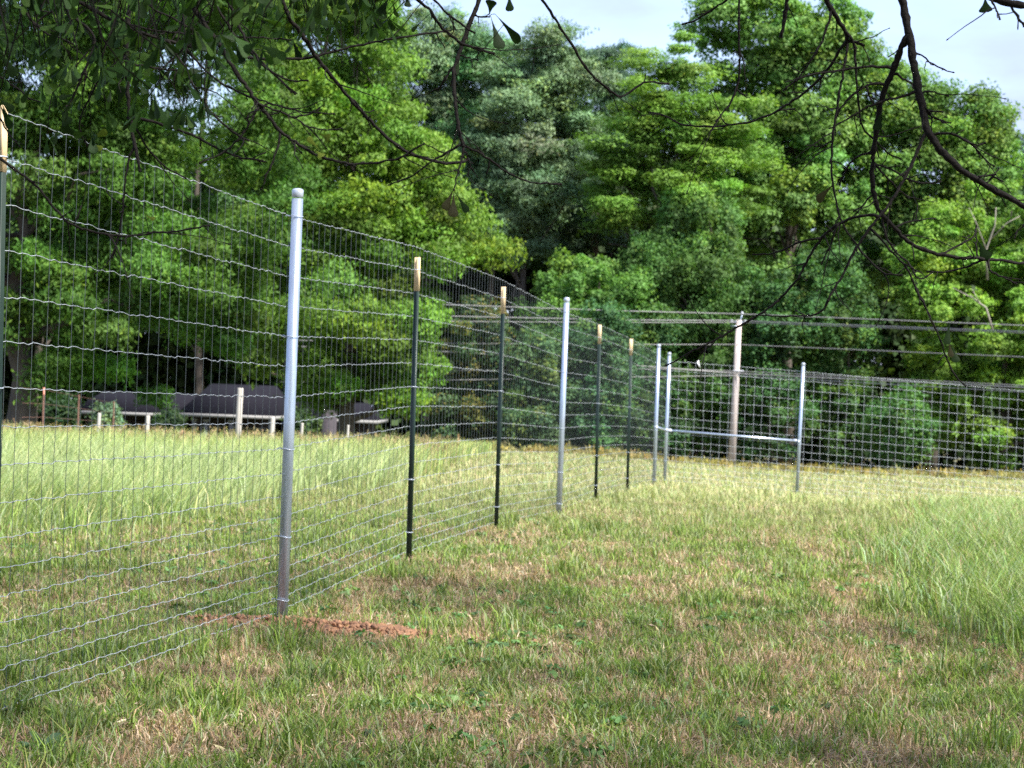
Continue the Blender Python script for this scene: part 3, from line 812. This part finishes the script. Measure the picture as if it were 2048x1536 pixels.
GRN = np.array([[.145, .22, .032], [.105, .18, .034], [.195, .28, .045], [.19, .20, .06], [.23, .28, .14]])
TAN = np.array([[.37, .265, .165], [.29, .20, .125], [.50, .39, .27], [.21, .14, .09], [.38, .24, .13]])
PALE = np.array([[.38, .46, .14], [.50, .52, .20], [.28, .42, .13], [.56, .52, .27], [.38, .48, .27]])
g = np.random.default_rng(77)
mow, tall, half = MB(), MB(), MB()
for (y0, y1, d) in [(4.5, 9, 4600), (9, 12, 4200), (12, 16, 2900), (16, 22, 1500), (22, 32, 700), (32, 46, 300), (46, 70, 95), (70, 108, 40)]:
    X, Y = scatter(y0, y1, d, g)
    n = len(X)
    wmin = Y * .00032
    patch = fnoise(X * 1.5, Y * .5, 3); fine = fnoise(X * 5.5, Y * 2.2, 17)
    zl = zone_left(X, Y); zr = zone_right(X, Y)
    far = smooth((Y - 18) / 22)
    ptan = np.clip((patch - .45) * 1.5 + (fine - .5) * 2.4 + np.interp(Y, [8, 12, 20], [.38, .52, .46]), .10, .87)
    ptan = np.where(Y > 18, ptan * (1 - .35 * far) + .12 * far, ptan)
    ptan = ptan * (1 - .75 * zr) * np.where(X < fline(Y) - .1, .62, 1.0)
    isT = g.random(n) < ptan
    C = np.where(isT[:, None], TAN[g.integers(0, 5, n)], GRN[g.integers(0, 5, n)])
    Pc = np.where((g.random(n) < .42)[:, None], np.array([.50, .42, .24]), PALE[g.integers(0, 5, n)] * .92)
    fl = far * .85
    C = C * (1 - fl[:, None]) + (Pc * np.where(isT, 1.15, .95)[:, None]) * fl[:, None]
    C = C * (.72 + .56 * g.random(n))[:, None] * (.55 + .9 * fnoise(X * 5, Y * 4, 23))[:, None]
    md = mound(X, Y)
    ok = (g.random(n) > smooth((zl - .3) * 2.2)) & (g.random(n) > np.clip(md * 1.8, 0, .93)) & (g.random(n) > smooth((zr - .3) * 2))
    h = (.03 + .062 * g.random(n) ** 1.4) * (.35 + 1.35 * fnoise(X * 6, Y * 6, 41)) * (1 + .5 * far)
    tuft = (vnoise(X * 2.6, Y * 2.6, 51) > .80) & ~isT
    h = np.where(tuft, h * 2.0, h)
    lay = (isT & (g.random(n) < .62)) | (g.random(n) < .16)
    h = np.where(lay, h * 1.6, h)
    w = np.maximum(.0048 + .0045 * g.random(n), wmin) * np.where(isT, .75, 1)
    bend = .25 + .6 * g.random(n)
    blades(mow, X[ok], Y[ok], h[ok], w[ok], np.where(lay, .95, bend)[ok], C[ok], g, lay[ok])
    # half-long grass at the right
    o2 = g.random(n) < zr * .95
    C2 = np.where((g.random(n) < np.interp(Y, [12, 20, 32], [.88, .7, .35]))[:, None], GRN[g.integers(0, 5, n)] * [1.0, 1.0, 1.15], np.where((g.random(n) < .25)[:, None], TAN[g.integers(0, 5, n)], PALE[g.integers(0, 5, n)] * [.68, .8, .75])) * (.7 + .6 * g.random(n))[:, None]
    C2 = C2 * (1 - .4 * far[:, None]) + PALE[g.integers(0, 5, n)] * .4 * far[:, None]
    h2 = (.12 + .22 * g.random(n)) * (.7 + .6 * fnoise(X, Y, 61))
    blades(half, X[o2], Y[o2], h2[o2], w[o2] * 1.1, (.3 + .55 * g.random(n))[o2], C2[o2], g)
    # tall grass at the left
    if y1 > 16:
        o3 = g.random(n) < zl
        X3, Y3 = X[o3], Y[o3]; n3 = len(X3)
        yy = smooth((Y3 - 18) / 26)
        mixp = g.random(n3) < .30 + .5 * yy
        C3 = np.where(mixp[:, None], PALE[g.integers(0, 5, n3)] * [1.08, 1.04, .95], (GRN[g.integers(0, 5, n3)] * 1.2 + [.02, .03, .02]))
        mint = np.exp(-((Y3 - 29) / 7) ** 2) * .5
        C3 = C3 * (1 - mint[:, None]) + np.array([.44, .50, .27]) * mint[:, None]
        C3 = C3 * (.72 + .5 * g.random(n3))[:, None] * (.85 + .3 * fnoise(X3 * .8, Y3 * .3, 71))[:, None]
        h3 = (.22 + .5 * g.random(n3)) * (.45 + .6 * smooth((Y3 - 17) / 22)) * (.75 + .5 * fnoise(X3 * .7, Y3 * .5, 81))
        h3 = h3 * np.where(Y3 > 60, .8, 1)
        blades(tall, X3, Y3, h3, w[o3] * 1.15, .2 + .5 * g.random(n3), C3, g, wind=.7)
# low broad-leaved weeds and scraps of dry leaf among the blades
nw = 1100
Yw = 6 + 18 * g.random(nw) ** 1.3; Xw = (g.random(nw) * 2 - 1) * (.245 * Yw + 1)
kk_ = (mound(Xw, Yw) < .2) & (zone_left(Xw, Yw) < .3); Xw, Yw = Xw[kk_], Yw[kk_]; nw = len(Xw)
cl_ = vnoise(Xw * .9, Yw * .5, 92) > .5; Xw, Yw = Xw[cl_], Yw[cl_]; nw = len(Xw)
puffs(mow, np.stack([Xw, Yw, gz(Xw, Yw) + .025], -1), .03 + .045 * g.random(nw), 16, .038, .024, (.085, .16, .05), .45, droop=-.1, up=.6, seed=501, colvar=.5, yellow=.05)
nw = 5200
Yw = 5.5 + 16 * g.random(nw) ** 1.3; Xw = (g.random(nw) * 2 - 1) * (.245 * Yw + 1)
puffs(mow, np.stack([Xw, Yw, gz(Xw, Yw) + .018], -1), np.full(nw, .03), 2, .05, .009, (.40, .31, .21), .4, droop=0, up=.3, seed=502, colvar=.6, yellow=0)
# brown seed heads standing out of the tall grass
ns = 1200
Ys = 40 + 18 * g.random(ns); Xs = -(1.2 + g.random(ns) * (.245 * Ys + 1))
hs = .50 + .30 * g.random(ns)
Cs = np.tile([.34, .24, .12], (ns, 1)) * (.6 + .7 * g.random(ns))[:, None]
blades(tall, Xs, Ys, hs, np.full(ns, .014), .1 + .3 * g.random(ns), Cs, g)
zt = gz(Xs, Ys) + hs * .85
cen = np.stack([Xs + g.normal(size=ns) * .05, Ys, zt], -1)
puffs(tall, cen, np.full(ns, .05), 6, .09, .02, (.30, .22, .11), 1.6, droop=-1, seed=5, yellow=0)
tag(mow.build('mown_grass', M['grass']), 'short mown grass patched with dry tan clippings across the foreground', 'grass', kind='stuff')
tag(tall.build('tall_grass', M['grass']), 'long pale green grass with brown seed heads beyond the left fence', 'grass', kind='stuff')
tag(half.build('uncut_grass', M['grass']), 'half-long bluish green grass at the right inside the fence', 'grass', kind='stuff')

# red clay dug out at the near pipe post
b = MB()
uu = np.linspace(-1.25, 1.25, 220); vv = np.linspace(-.5, .5, 100)
U, V = np.meshgrid(uu, vv)
XX = MX + U; YY = MY - .28 * U + V
hgt = mound(XX, YY)
Z = gz(XX, YY) - .025 + .095 * smooth(hgt * 1.3) * (.15 + .6 * fnoise(XX * 9, YY * 12, 6) + .3 * vnoise(XX * 27 + YY * 19, YY * 31 - XX * 17, 16)) + .014 * (vnoise(XX * 60 + YY * 31, YY * 66 - XX * 23, 2) - .5)
idx = np.arange(U.size).reshape(U.shape)
cc = np.array([.27, .14, .07])[None] * (.35 + 1.1 * fnoise(XX.ravel() * 16, YY.ravel() * 16, 3))[:, None]
b.add(np.stack([XX, YY, Z], -1).reshape(-1, 3), np.stack([idx[:-1, :-1], idx[:-1, 1:], idx[1:, 1:], idx[1:, :-1]], -1).reshape(-1, 4), None, cc)
for k in range(700):      # crumbs
    u = g.normal() * .55; v_ = g.normal() * .17
    x = MX + u; y = MY - .28 * u + v_; z = float(gz(x, y)); s = .006 + .014 * g.random() ** 2
    p = norm(g.normal(size=(6, 3))) * .15
    o = np.array([(1, 0, 0), (-1, 0, 0), (0, 1, 0), (0, -1, 0), (0, 0, 1), (0, 0, -1)]) + p
    b.add(np.array([x, y, z + .085 * mound(x, y) * .6 + .003]) + o * s, None, [(0, 2, 4), (2, 1, 4), (1, 3, 4), (3, 0, 4), (2, 0, 5), (1, 2, 5), (3, 1, 5), (0, 3, 5)], np.array([.29, .15, .078]) * (.5 + .8 * g.random()))
tag(b.build('clay_heap', M['clay']), 'low heap of crumbly red clay around the foot of the near pipe post', 'soil heap', kind='stuff')

# broad-leaved weed at bottom left
wp = W(85, 1490, 8.0); wz = float(gz(wp[0], 8.0))
b = MB()
for k in range(11):
    a = k * 2.4 + g.random(); l = .07 + .06 * g.random(); d = np.array([math.cos(a), math.sin(a), .25 + .5 * g.random()]); sd_ = np.array([-d[1], d[0], 0]) * (.014 + .008 * g.random())
    o = np.array([0, 0, .02])
    pts = [o, o + d * l * .35 + sd_, o + d * l * .8 + sd_ * .8 - [0, 0, .01], o + d * l - [0, 0, .025], o + d * l * .8 - sd_ * .8 - [0, 0, .01], o + d * l * .35 - sd_]
    b.add(pts, [(0, 1, 2, 3), (0, 3, 4, 5)], None, np.array([.10, .17, .09]) * (.7 + .8 * g.random()))
w_ = b.build('weed', M['oakleaf']); w_.location = (wp[0], 8.0, wz)
tag(w_, 'broad-leaved weed with greyish leaves in the bottom left corner', 'weed')

# ------------------------------------------------------------------ the oak overhead
TX, TY = -2.7, -1.6
oak = empty('oak_tree', (TX, TY, 0), 'dark overhanging oak seen only as bare twigs and a few spoon-shaped leaves hanging from above', 'tree')
limbs = [np.array(q, float) for q in (
    [(TX, TY, 2.5), (-2.5, 1.2, 3.3), (-1.6, 4.0, 3.55), (-.5, 5.8, 3.45), (.7, 6.6, 3.6)],
    [(TX, TY, 2.8), (-.6, 1.8, 3.7), (.9, 4.4, 3.6), (2.0, 6.0, 3.3), (3.2, 7.0, 3.2)],
    [(TX, TY, 2.3), (-2.9, 3.0, 3.3), (-2.3, 5.6, 3.2), (-1.6, 7.0, 3.3)])]
tb = MB()
tb.tube([(TX, TY, -.3), (TX, TY, .2), (TX + .05, TY, 1.5), (TX, TY, 2.6), (TX - .1, TY + .1, 4.5), (TX, TY + .3, 7.2)], [.34, .25, .21, .2, .14, .04], 14)
def resample(p, n):
    p = np.asarray(p, float)
    s = np.r_[0, np.cumsum(np.linalg.norm(np.diff(p, axis=0), axis=1))]
    q = np.linspace(0, s[-1], n)
    return np.stack([np.interp(q, s, p[:, i]) for i in range(p.shape[1])], -1)
def soften(p, it=2):
    for _ in range(it):
        p = p.copy(); p[1:-1] = (p[:-2] + 2 * p[1:-1] + p[2:]) / 4
    return p
limbs = [soften(resample(l, 30), 3) for l in limbs]
for l in limbs: tb.tube(l, np.linspace(.11, .03, 30), 9)
tb.build('trunk', M['bark'], oak, True)
LIMBPTS = np.vstack(limbs)

CROPS = {'a': (2.926, 0, 0), 'b': (2.926, 600, 0), 'c': (2.56, 1250, 0), 'd': (2.56, 1250, 550), 'p': (1, 0, 0)}
# crop, width at start and end in photo pixels, points
BR = [
 ('c', 15, 8, '1420,0 1450,150 1475,300 1500,450 1530,590 1545,670 1620,770 1720,870 1850,950 1980,1020 2043,1060 2200,1130'),
 ('c', 11, 4, '1445,180 1400,280 1370,370 1330,450 1300,560 1285,680 1270,800 1262,900 1275,1000 1300,1080 1360,1150 1430,1220 1500,1270 1600,1300 1700,1318 1830,1325 1900,1330 2043,1350'),
 ('c', 5, 3, '1537,680 1500,770 1440,900 1380,1010 1310,1100 1230,1200 1170,1290 1120,1400 1040,1536'),
 ('c', 5, 3, '1305,1105 1240,1103 1200,1105 1100,1140 1010,1210 950,1300 890,1430 790,1536'),
 ('p', 3, 2, '1558,600 1530,622 1500,640 1445,672 1386,702 1338,729'),
 ('p', 3, 1.5, '1656,600 1650,620 1625,632 1583,633 1524,631'),
 ('c', 9, 6, '1030,0 1070,70 1130,160 1140,210'),
 ('c', 4, 1.5, '1055,60 1020,190 960,300 890,400 810,460'),
 ('c', 4, 2, '1125,215 1050,340 960,440 860,520 740,590 620,630 480,648 350,645 280,635 200,590 135,578'),
 ('c', 3.5, 2, '1145,215 1120,360 1100,480 1075,600 1062,720 1055,850 1065,950 1085,1050 1110,1140 1160,1220 1230,1310 1320,1400 1410,1410'),
 ('c', 4, 1.5, '1140,165 1175,220 1180,330 1190,480 1205,620 1225,680 1270,700 1310,750 1350,790 1410,812'),
 ('c', 5, 4, '1140,205 1190,220 1230,235'),
 ('c', 4, 2, '1365,345 1280,338 1180,350 1050,368 950,380 880,410'),
 ('c', 4, 2.5, '1330,428 1250,430 1180,470 1120,530 1080,600'),
 ('c', 4, 2, '1500,465 1440,490 1340,510 1240,550 1150,600 1050,660'),
 ('c', 3.5, 2.5, '1380,372 1440,410 1480,440'),
 ('c', 3, 1.5, '1505,480 1560,465 1650,490'),
 ('c', 3, 1.5, '1520,555 1570,572 1625,572'),
 ('c', 3, 1.5, '1530,570 1600,610 1660,630'),
 ('c', 4, 2, '1580,690 1600,682 1680,685 1740,715 1800,750 1835,735'),
 ('c', 3, 1.5, '1740,712 1800,760 1850,830 1888,850'),
 ('c', 3, 2, '1270,835 1370,870 1430,910 1520,940 1605,932'),
 ('c', 2.5, 1.5, '1275,840 1350,920 1400,970 1450,1010'),
 ('c', 3, 2, '1270,785 1200,790 1150,830 1130,880 1100,935'),
 ('c', 2, 1.2, '1470,268 1530,285 1580,330 1640,360 1675,368'),
 ('c', 3, 2, '1800,905 1850,900 1895,893'),
 ('c', 2.5, 1.5, '1850,940 1880,910 1912,866'),
 ('c', 3, 2, '585,0 582,150 588,300 580,430 540,530 470,620'),
 ('c', 2, 1.5, '575,460 600,482 618,488'),
 ('c', 3, 2, '520,0 430,60 350,110 300,122'),
 ('c', 6, 5.5, '832,0 815,100 798,188'),
 ('c', 3, 1.5, '1315,1110 1330,1200 1380,1290 1440,1330 1480,1400 1500,1440 1570,1398'),
 ('c', 3, 2.5, '1275,1180 1320,1240 1380,1300 1440,1370 1480,1450 1520,1536'),
 ('d', 2.5, 1.5, '1475,60 1500,90 1560,210 1620,350 1660,460 1700,530 1740,570'),
 ('c', 3, 1.5, '1625,1300 1720,1250 1800,1210 1795,1165'),
 ('c', 3, 1.5, '1830,1330 1740,1370 1650,1395 1550,1390'),
 ('c', 2.5, 1.2, '1385,1165 1460,1130 1580,1118'),
 ('c', 3, 1.5, '1000,1215 900,1235 830,1275 760,1300 660,1302'),
 ('c', 2.5, 1.5, '1090,1150 1060,1240 1010,1345'),
 ('c', 2, 1.2, '1262,1000 1220,1050 1172,1083'),
 ('c', 12, 13, '1860,-20 1960,15 2043,30 2200,50'),
 ('c', 4, 4, '1970,20 1990,60 2043,130'),
 ('c', 3, 2, '1875,0 1905,60 1920,95'),
 ('c', 2.5, 1.5, '1850,1370 1930,1420 2000,1450'),
 ('c', 2.5, 2, '2060,1140 2010,1175 1998,1215'),
 ('c', 2, 1.5, '1055,720 1010,755 975,748'),
 ('c', 2, 1.2, '1800,1320 1800,1250 1795,1165'),
 ('c', 2, 1.5, '780,568 830,560 870,555'),
 ('c', 2.2, 1.2, '1240,440 1250,500 1290,545'),
 ('b', 4, 2.5, '1420,0 1480,90 1550,200 1620,310 1690,420 1760,490 1840,550 1878,575 1940,530 2010,480 2048,478 2150,490'),
 ('b', 7, 4, '1050,0 1010,100 970,190 940,290 900,400 900,520 915,660 935,780 955,850'),
 ('b', 3, 1.5, '950,840 860,890 750,960 640,1040 525,1082'),
 ('b', 3, 2, '958,855 1080,910 1180,990 1280,1045 1380,1075 1525,1075'),
 ('b', 3, 1.5, '960,860 940,960 910,1060 900,1100'),
 ('b', 2, 1, '965,880 990,950 1015,1000'),
 ('b', 2, 1, '925,320 980,340 1045,352'),
 ('b', 3, 2, '895,390 850,460 810,530'),
 ('b', 2, 1.5, '1018,85 1060,100 1105,97'),
 ('p', 7, 4, '564,0 581,44 600,61 634,116 661,150 689,184 716,215 747,249 778,280 812,304 846,316 880,325 907,328 935,321'),
 ('b', 5, 3.5, '690,0 760,60 810,140 880,210 950,260 1040,290 1135,315'),
 ('b', 3, 2.5, '790,0 870,90 950,145 1010,190'),
 ('a', 6, 2.5, '440,0 620,100 780,180 980,240 1150,280 1350,325 1550,345 1750,345 1870,325 2048,275 2300,225 2460,200 2600,188'),
 ('a', 7, 2.5, '1110,0 1180,120 1280,250 1330,340 1400,450 1470,550 1520,620 1590,700 1640,770 1740,840 1850,910 2048,965 2200,950 2330,935 2400,890 2475,845'),
 ('a', 8, 4, '765,0 745,150 740,300 745,450 750,600 770,750 800,900 815,990'),
 ('a', 4, 2, '-60,860 0,930 60,970 160,1040 240,1110 310,1210 380,1290 480,1340 600,1370 750,1385 900,1365 1060,1350 1220,1320'),
 ('a', 3, 2, '790,860 750,920 735,1050 720,1200 700,1350 660,1500'),
 ('a', 4, 2.5, '975,230 1060,360 1110,450 1160,550 1220,640 1290,710 1370,780 1450,820'),
 ('a', 4, 2.5, '755,680 900,710 1040,760 1150,800 1250,860 1400,920 1530,940'),
 ('a', 3, 1.5, '770,700 800,760 850,850 920,940 1000,1000 1075,1040'),
 ('a', 4, 2.5, '1240,0 1340,150 1400,250 1500,340 1600,430 1720,540'),
 ('a', 4, 2, '1330,0 1400,160 1440,240 1530,380 1620,440 1700,475 1795,470'),
 ('a', 3, 2, '1510,620 1470,710 1400,810 1320,890 1180,950'),
 ('a', 3, 1.5, '1640,775 1620,880 1580,980 1530,1100'),
 ('a', 3, 1.5, '742,425 640,435 570,470 540,540 470,680 460,750 480,810 530,870'),
 ('a', 4, 2, '400,0 300,70 220,120 200,180'),
 ('a', 3, 2, '745,370 800,380 920,400 1100,415'),
 ('a', 2.5, 1.5, '1500,600 1600,640 1720,690 1800,740 1880,765 2000,750'),
 ('a', 2.5, 1.5, '1720,690 1800,670 1870,635'),
 ('a', 3, 1.5, '1080,270 1180,390 1280,480 1400,540 1500,580 1760,655 1950,665'),
 ('a', 5, 3, '330,10 420,90 520,170 560,230 530,330 440,540 390,650'),
 ('a', 3, 2, '1150,280 1100,240 1060,300 1000,350 940,410'),
 ('a', 2.5, 1.5, '600,100 900,180 1250,210 1500,220 1700,232'),
 ('a', 2.5, 1.5, '-40,650 20,720 60,800 110,850'),
 ('a', 2.5, 1.5, '-20,440 90,510 170,580 230,590'),
 ('a', 3, 2, '130,0 150,90 260,190 420,250'),
 ('a', 3, 2, '860,0 900,60 1000,100 1150,190 1290,260'),
]
g = np.random.default_rng(2024)
polys, obs = [], []
allpx, alld, allown = np.zeros((0, 2)), np.zeros(0), np.zeros(0, int)
nodes = []                                       # places leaves may hang from
rootof = []
for bi, (crop, w0, w1, s) in enumerate(BR):
    sc_, ox, oy = CROPS[crop]
    p = np.array([[float(q) for q in t.split(',')] for t in s.split()]) / sc_ + [ox, oy]
    n = max(10, int(np.linalg.norm(np.diff(p, axis=0), axis=1).sum() / 9))
    p = soften(resample(p, n), 1)
    parent = -1
    if len(allpx):
        dd = np.linalg.norm(allpx - p[0], axis=1); j = int(dd.argmin())
        if dd[j] < (14 if p[0, 1] < 60 else 26) and p[0, 1] > 3 and p[0, 0] > 0:
            parent = int(allown[j]); p[0] = allpx[j]; d0 = alld[j]
    if parent < 0:
        d0 = (5.3 + 1.1 * g.random()) if p[0, 0] < 900 else (5.6 + 1.2 * g.random())
    L_ = np.linalg.norm(p[-1] - p[0]) / F * d0
    slope = g.uniform(-.45, .55) * L_
    t = np.linspace(0, 1, n)
    D = d0 + slope * t + .05 * L_ * np.sin(t * 6 + g.random() * 6) * t
    P3 = np.array([W(a, c, d) for (a, c), d in zip(p, D)])
    P3 += g.normal(size=P3.shape) * .0011 * np.array([1, 1, 1])
    if parent >= 0: P3[0] = W(*p[0], d0)
    rad = np.linspace(w0 + 1.3, w1 + 1.1, n) / 2 / F * d0 * 1.12
    rad = rad * (1 + .10 * g.normal(size=n)).clip(.8, 1.3)
    if parent >= 0: rad[0] *= 1.35; rad[1] *= 1.12
    mb = MB()
    if parent < 0:      # carry on up, out of the frame, to the nearest limb
        up_ = norm((P3[0] - P3[1])[None])[0]
        cand = LIMBPTS[np.argsort(np.linalg.norm(LIMBPTS - (P3[0] + up_ * .8 + [0, 0, .5]), axis=1))[0]]
        k = np.linspace(0, 1, 14)[:, None]
        c1 = P3[0] + up_ * .35; c2 = cand - [0, 0, .12]
        ext = (1 - k) ** 3 * P3[0] + 3 * (1 - k) ** 2 * k * c1 + 3 * (1 - k) * k ** 2 * c2 + k ** 3 * cand
        mb.tube(np.vstack([ext[:0:-1], P3]), np.r_[rad[0] * (1 + 1.1 * k[:0:-1, 0]), rad], 8, c=None)
    else:
        mb.tube(P3, rad, 7)
    # spurs and buds
    for _ in range(int(n / 5)):
        j = int(g.integers(2, n - 1)); l = .012 + .045 * g.random() ** 2
        tdir = norm((P3[j] - P3[j - 1])[None])[0]; d = norm((tdir * .7 + g.normal(size=3) * .55)[None])[0]
        q = P3[j] + d * l; r0 = min(rad[j] * .8, .0022)
        mb.tube([P3[j], (P3[j] + q) / 2 + g.normal(size=3) * .002, q - d * .004, q], [r0, r0 * .7, r0 * .9, r0 * .5], 5)
    for _ in range(int(n / 14) + (1 if g.random() < .6 else 0)):
        j = int(g.integers(n // 4, n - 1)); l = g.uniform(.04, .15)
        tdir = norm((P3[j] - P3[j - 1])[None])[0]; d = norm((tdir * .9 + g.normal(size=3) * [.7, .5, .6])[None])[0]
        q = np.linspace(0, 1, 7)[:, None]; cv = g.normal(size=3) * .35; cv[2] -= .15
        pth = P3[j] + d * l * q + cv * l * q ** 2
        pth[1:] += g.normal(size=(6, 3)) * .0012
        mb.tube(pth, np.linspace(min(rad[j] * .75, .0022), .0009, 7), 5)
        mb.tube([pth[-1], pth[-1] + (pth[-1] - pth[-2]) * .2, pth[-1] + (pth[-1] - pth[-2]) * .35], [.0009, .0018, .0005], 5)
    mb.tube([P3[-1], P3[-1] + (P3[-1] - P3[-2]) * .25, P3[-1] + (P3[-1] - P3[-2]) * .5], [rad[-1], rad[-1] * 1.5, rad[-1] * .4], 6)
    if parent < 0:
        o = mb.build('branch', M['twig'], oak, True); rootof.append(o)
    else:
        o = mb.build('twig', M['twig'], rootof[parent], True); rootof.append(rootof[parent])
    allpx = np.vstack([allpx, p]); alld = np.r_[alld, D]; allown = np.r_[allown, np.full(n, bi)]
    nodes.append(P3)

# spoon-shaped leaves
def oak_leaf(mb, base, tip_dir, l, w, nrm, col, curl=.12):
    a = norm(np.asarray(tip_dir, float)[None])[0]
    s = norm(np.cross(a, nrm)[None])[0]; nn = np.cross(s, a)
    prof = [(0, .03), (.12, .05), (.3, .16), (.5, .34), (.68, .62), (.82, .86), (.93, .8), (1.0, .35)]
    left, mid, right = [], [], []
    for t, q in prof:
        c = base + a * l * t + nn * (-curl * l * t * t)
        mid.append(c - nn * w * .10 * q)
        left.append(c + s * w * .5 * q + s * 0); right.append(c - s * w * .5 * q)
    v = np.array(left + mid + right); n = len(prof)
    f = [(i, i + 1, n + i + 1, n + i) for i in range(n - 1)] + [(n + i, n + i + 1, 2 * n + i + 1, 2 * n + i) for i in range(n - 1)]
    mb.add(v, f, None, col)
lb = MB()
LC = np.array([[.018, .042, .011], [.024, .054, .013], [.013, .027, .009], [.04, .078, .016]])  # leaf greens deepened: shade under the crown is part of these colours
def rosette(p, k, g, l0=.062, spread=.8):
    ax = norm((np.array([0, 0, -1.0]) + g.normal(size=3) * .55)[None])[0]
    for _ in range(k):
        d = ax + g.normal(size=3) * spread * .6
        d[2] -= .25
        oak_leaf(lb, p + g.normal(size=3) * .003, d, l0 * (.65 + .6 * g.random()), .022 * (.7 + .6 * g.random()), norm(g.normal(size=(1, 3)))[0], LC[g.integers(0, 4)] * (.8 + .5 * g.random()), g.uniform(-.1, .3))
# leafy sprays thick in the upper left
for _ in range(240):
    px = g.uniform(-60, 600); py = -60 + 330 * g.random() ** 1.7
    if py > 150 and g.random() < (py - 150) / 130 * .9: continue
    if px > 430 and py > 90: continue
    d = g.uniform(4.7, 7.2)
    p = W(px, py, d)
    q = p + np.array([g.normal() * .05, g.normal() * .05, .09 + .1 * g.random()])
    lb.tube([p, (p + q) / 2 + g.normal(size=3) * .008, q, q + np.array([g.normal() * .08, g.normal() * .08, .12])], [.0011, .0014, .0018, .0022], 5, c=np.array([.01, .009, .006]))
    rosette(p, int(g.integers(3, 7)), g)
for _ in range(34):
    px = g.uniform(590, 800); py = g.uniform(-50, 85 - abs(px - 690) * .25)
    p = W(px, py, g.uniform(5.2, 6.4))
    lb.tube([p, p + [g.normal() * .03, 0, .08], p + [g.normal() * .04, g.normal() * .05, .2]], [.001, .0014, .002], 5, c=np.array([.01, .009, .006]))
    rosette(p, int(g.integers(2, 5)), g)
# single leaves one can pick out
for (x0, y0, x1, y1, w, yel) in [(978, 32, 984, 0, 24, 0), (982, 34, 1000, 100, 24, 0), (990, 28, 1042, 84, 20, 0), (1018, -18, 1020, 24, 16, 0), (815, -12, 815, 15, 14, 0), (908, 376, 888, 420, 18, 1), (908, 380, 905, 435, 20, 1),
                                 (910, 384, 936, 425, 14, 0), (921, 110, 912, 150, 9, 0), (1672, 364, 1632, 402, 18, 1), (1954, 478, 1975, 520, 25, 0), (1970, -8, 1972, 26, 26, 0), (1762, 215, 1755, 262, 20, 0),
                                 (1900, 640, 1893, 690, 14, 0), (1905, 690, 1912, 725, 16, 0), (1898, 680, 1902, 715, 12, 1), (235, 220, 245, 172, 20, 0), (640, 300, 615, 275, 12, 2), (1640, 262, 1650, 285, 6, 0),
                                 (175, 290, 125, 250, 18, 0), (175, 280, 215, 262, 14, 2), (180, 285, 205, 300, 12, 2), (120, 215, 138, 250, 24, 0), (120, 240, 108, 290, 9, 0), (640, 268, 660, 278, 18, 2), (632, 300, 645, 315, 16, 2),
                                 (845, 42, 822, 62, 10, 0), (228, 420, 212, 455, 10, 0), (290, 430, 310, 440, 9, 2), (1828, 555, 1834, 570, 5, 0)]:
    px = np.array([x0, y0], float)
    dd = np.linalg.norm(allpx - px, axis=1); j = int(dd.argmin())
    D = alld[j] if dd[j] < 60 else 5.8
    a = W(x0, y0, D); c = W(x1, y1, D - .01)
    if dd[j] > 3 and dd[j] < 60:
        q = W(*allpx[j], alld[j]); lb.tube([q, (q + a) / 2 + [0, 0, .003], a], .0009, 5, c=np.array([.01, .009, .006]))
    col = [np.array([.014, .028, .009]), np.array([.03, .028, .012]), np.array([.10, .13, .02])][yel]
    oak_leaf(lb, a, c - a, float(np.linalg.norm(c - a)), w / F * D * 1.25, np.array([g.normal() * .4, 1, g.normal() * .4]), col, .08)
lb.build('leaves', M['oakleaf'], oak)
# the rest of the crown, above and behind the frame: it shades the near grass
n = 1350
cx = g.uniform(-6.5, 10.5, n); cy = g.uniform(-6, 13, n)
cz = np.maximum(EYE + .215 * np.maximum(cy, 0) + 1.0, 3.1) + 3.6 * g.random(n)
r2 = ((cx - 2) / 8.3) ** 2 + ((cy - 3) / 9.8) ** 2
m_ = r2 < 1
cb = MB()
puffs(cb, np.stack([cx, cy, cz], -1)[m_], .38 + .3 * g.random(m_.sum()), 60, .11, .05, (.06, .11, .026), .7, seed=301, droop=.5)
cb.build('crown', M['oakleaf'], oak)
cl = MB()
for i in np.nonzero(m_)[0][::6]:
    a = LIMBPTS[np.linalg.norm(LIMBPTS - [cx[i], cy[i], cz[i] - .6], axis=1).argmin()]
    pth = limb_path(a, (cx[i], cy[i], cz[i]), g, 6, .1, .06)
    cl.tube(pth, np.linspace(.022, .005, 6), 5)
cl.build('branch', M['twig'], oak, True)
keep(None, oak)
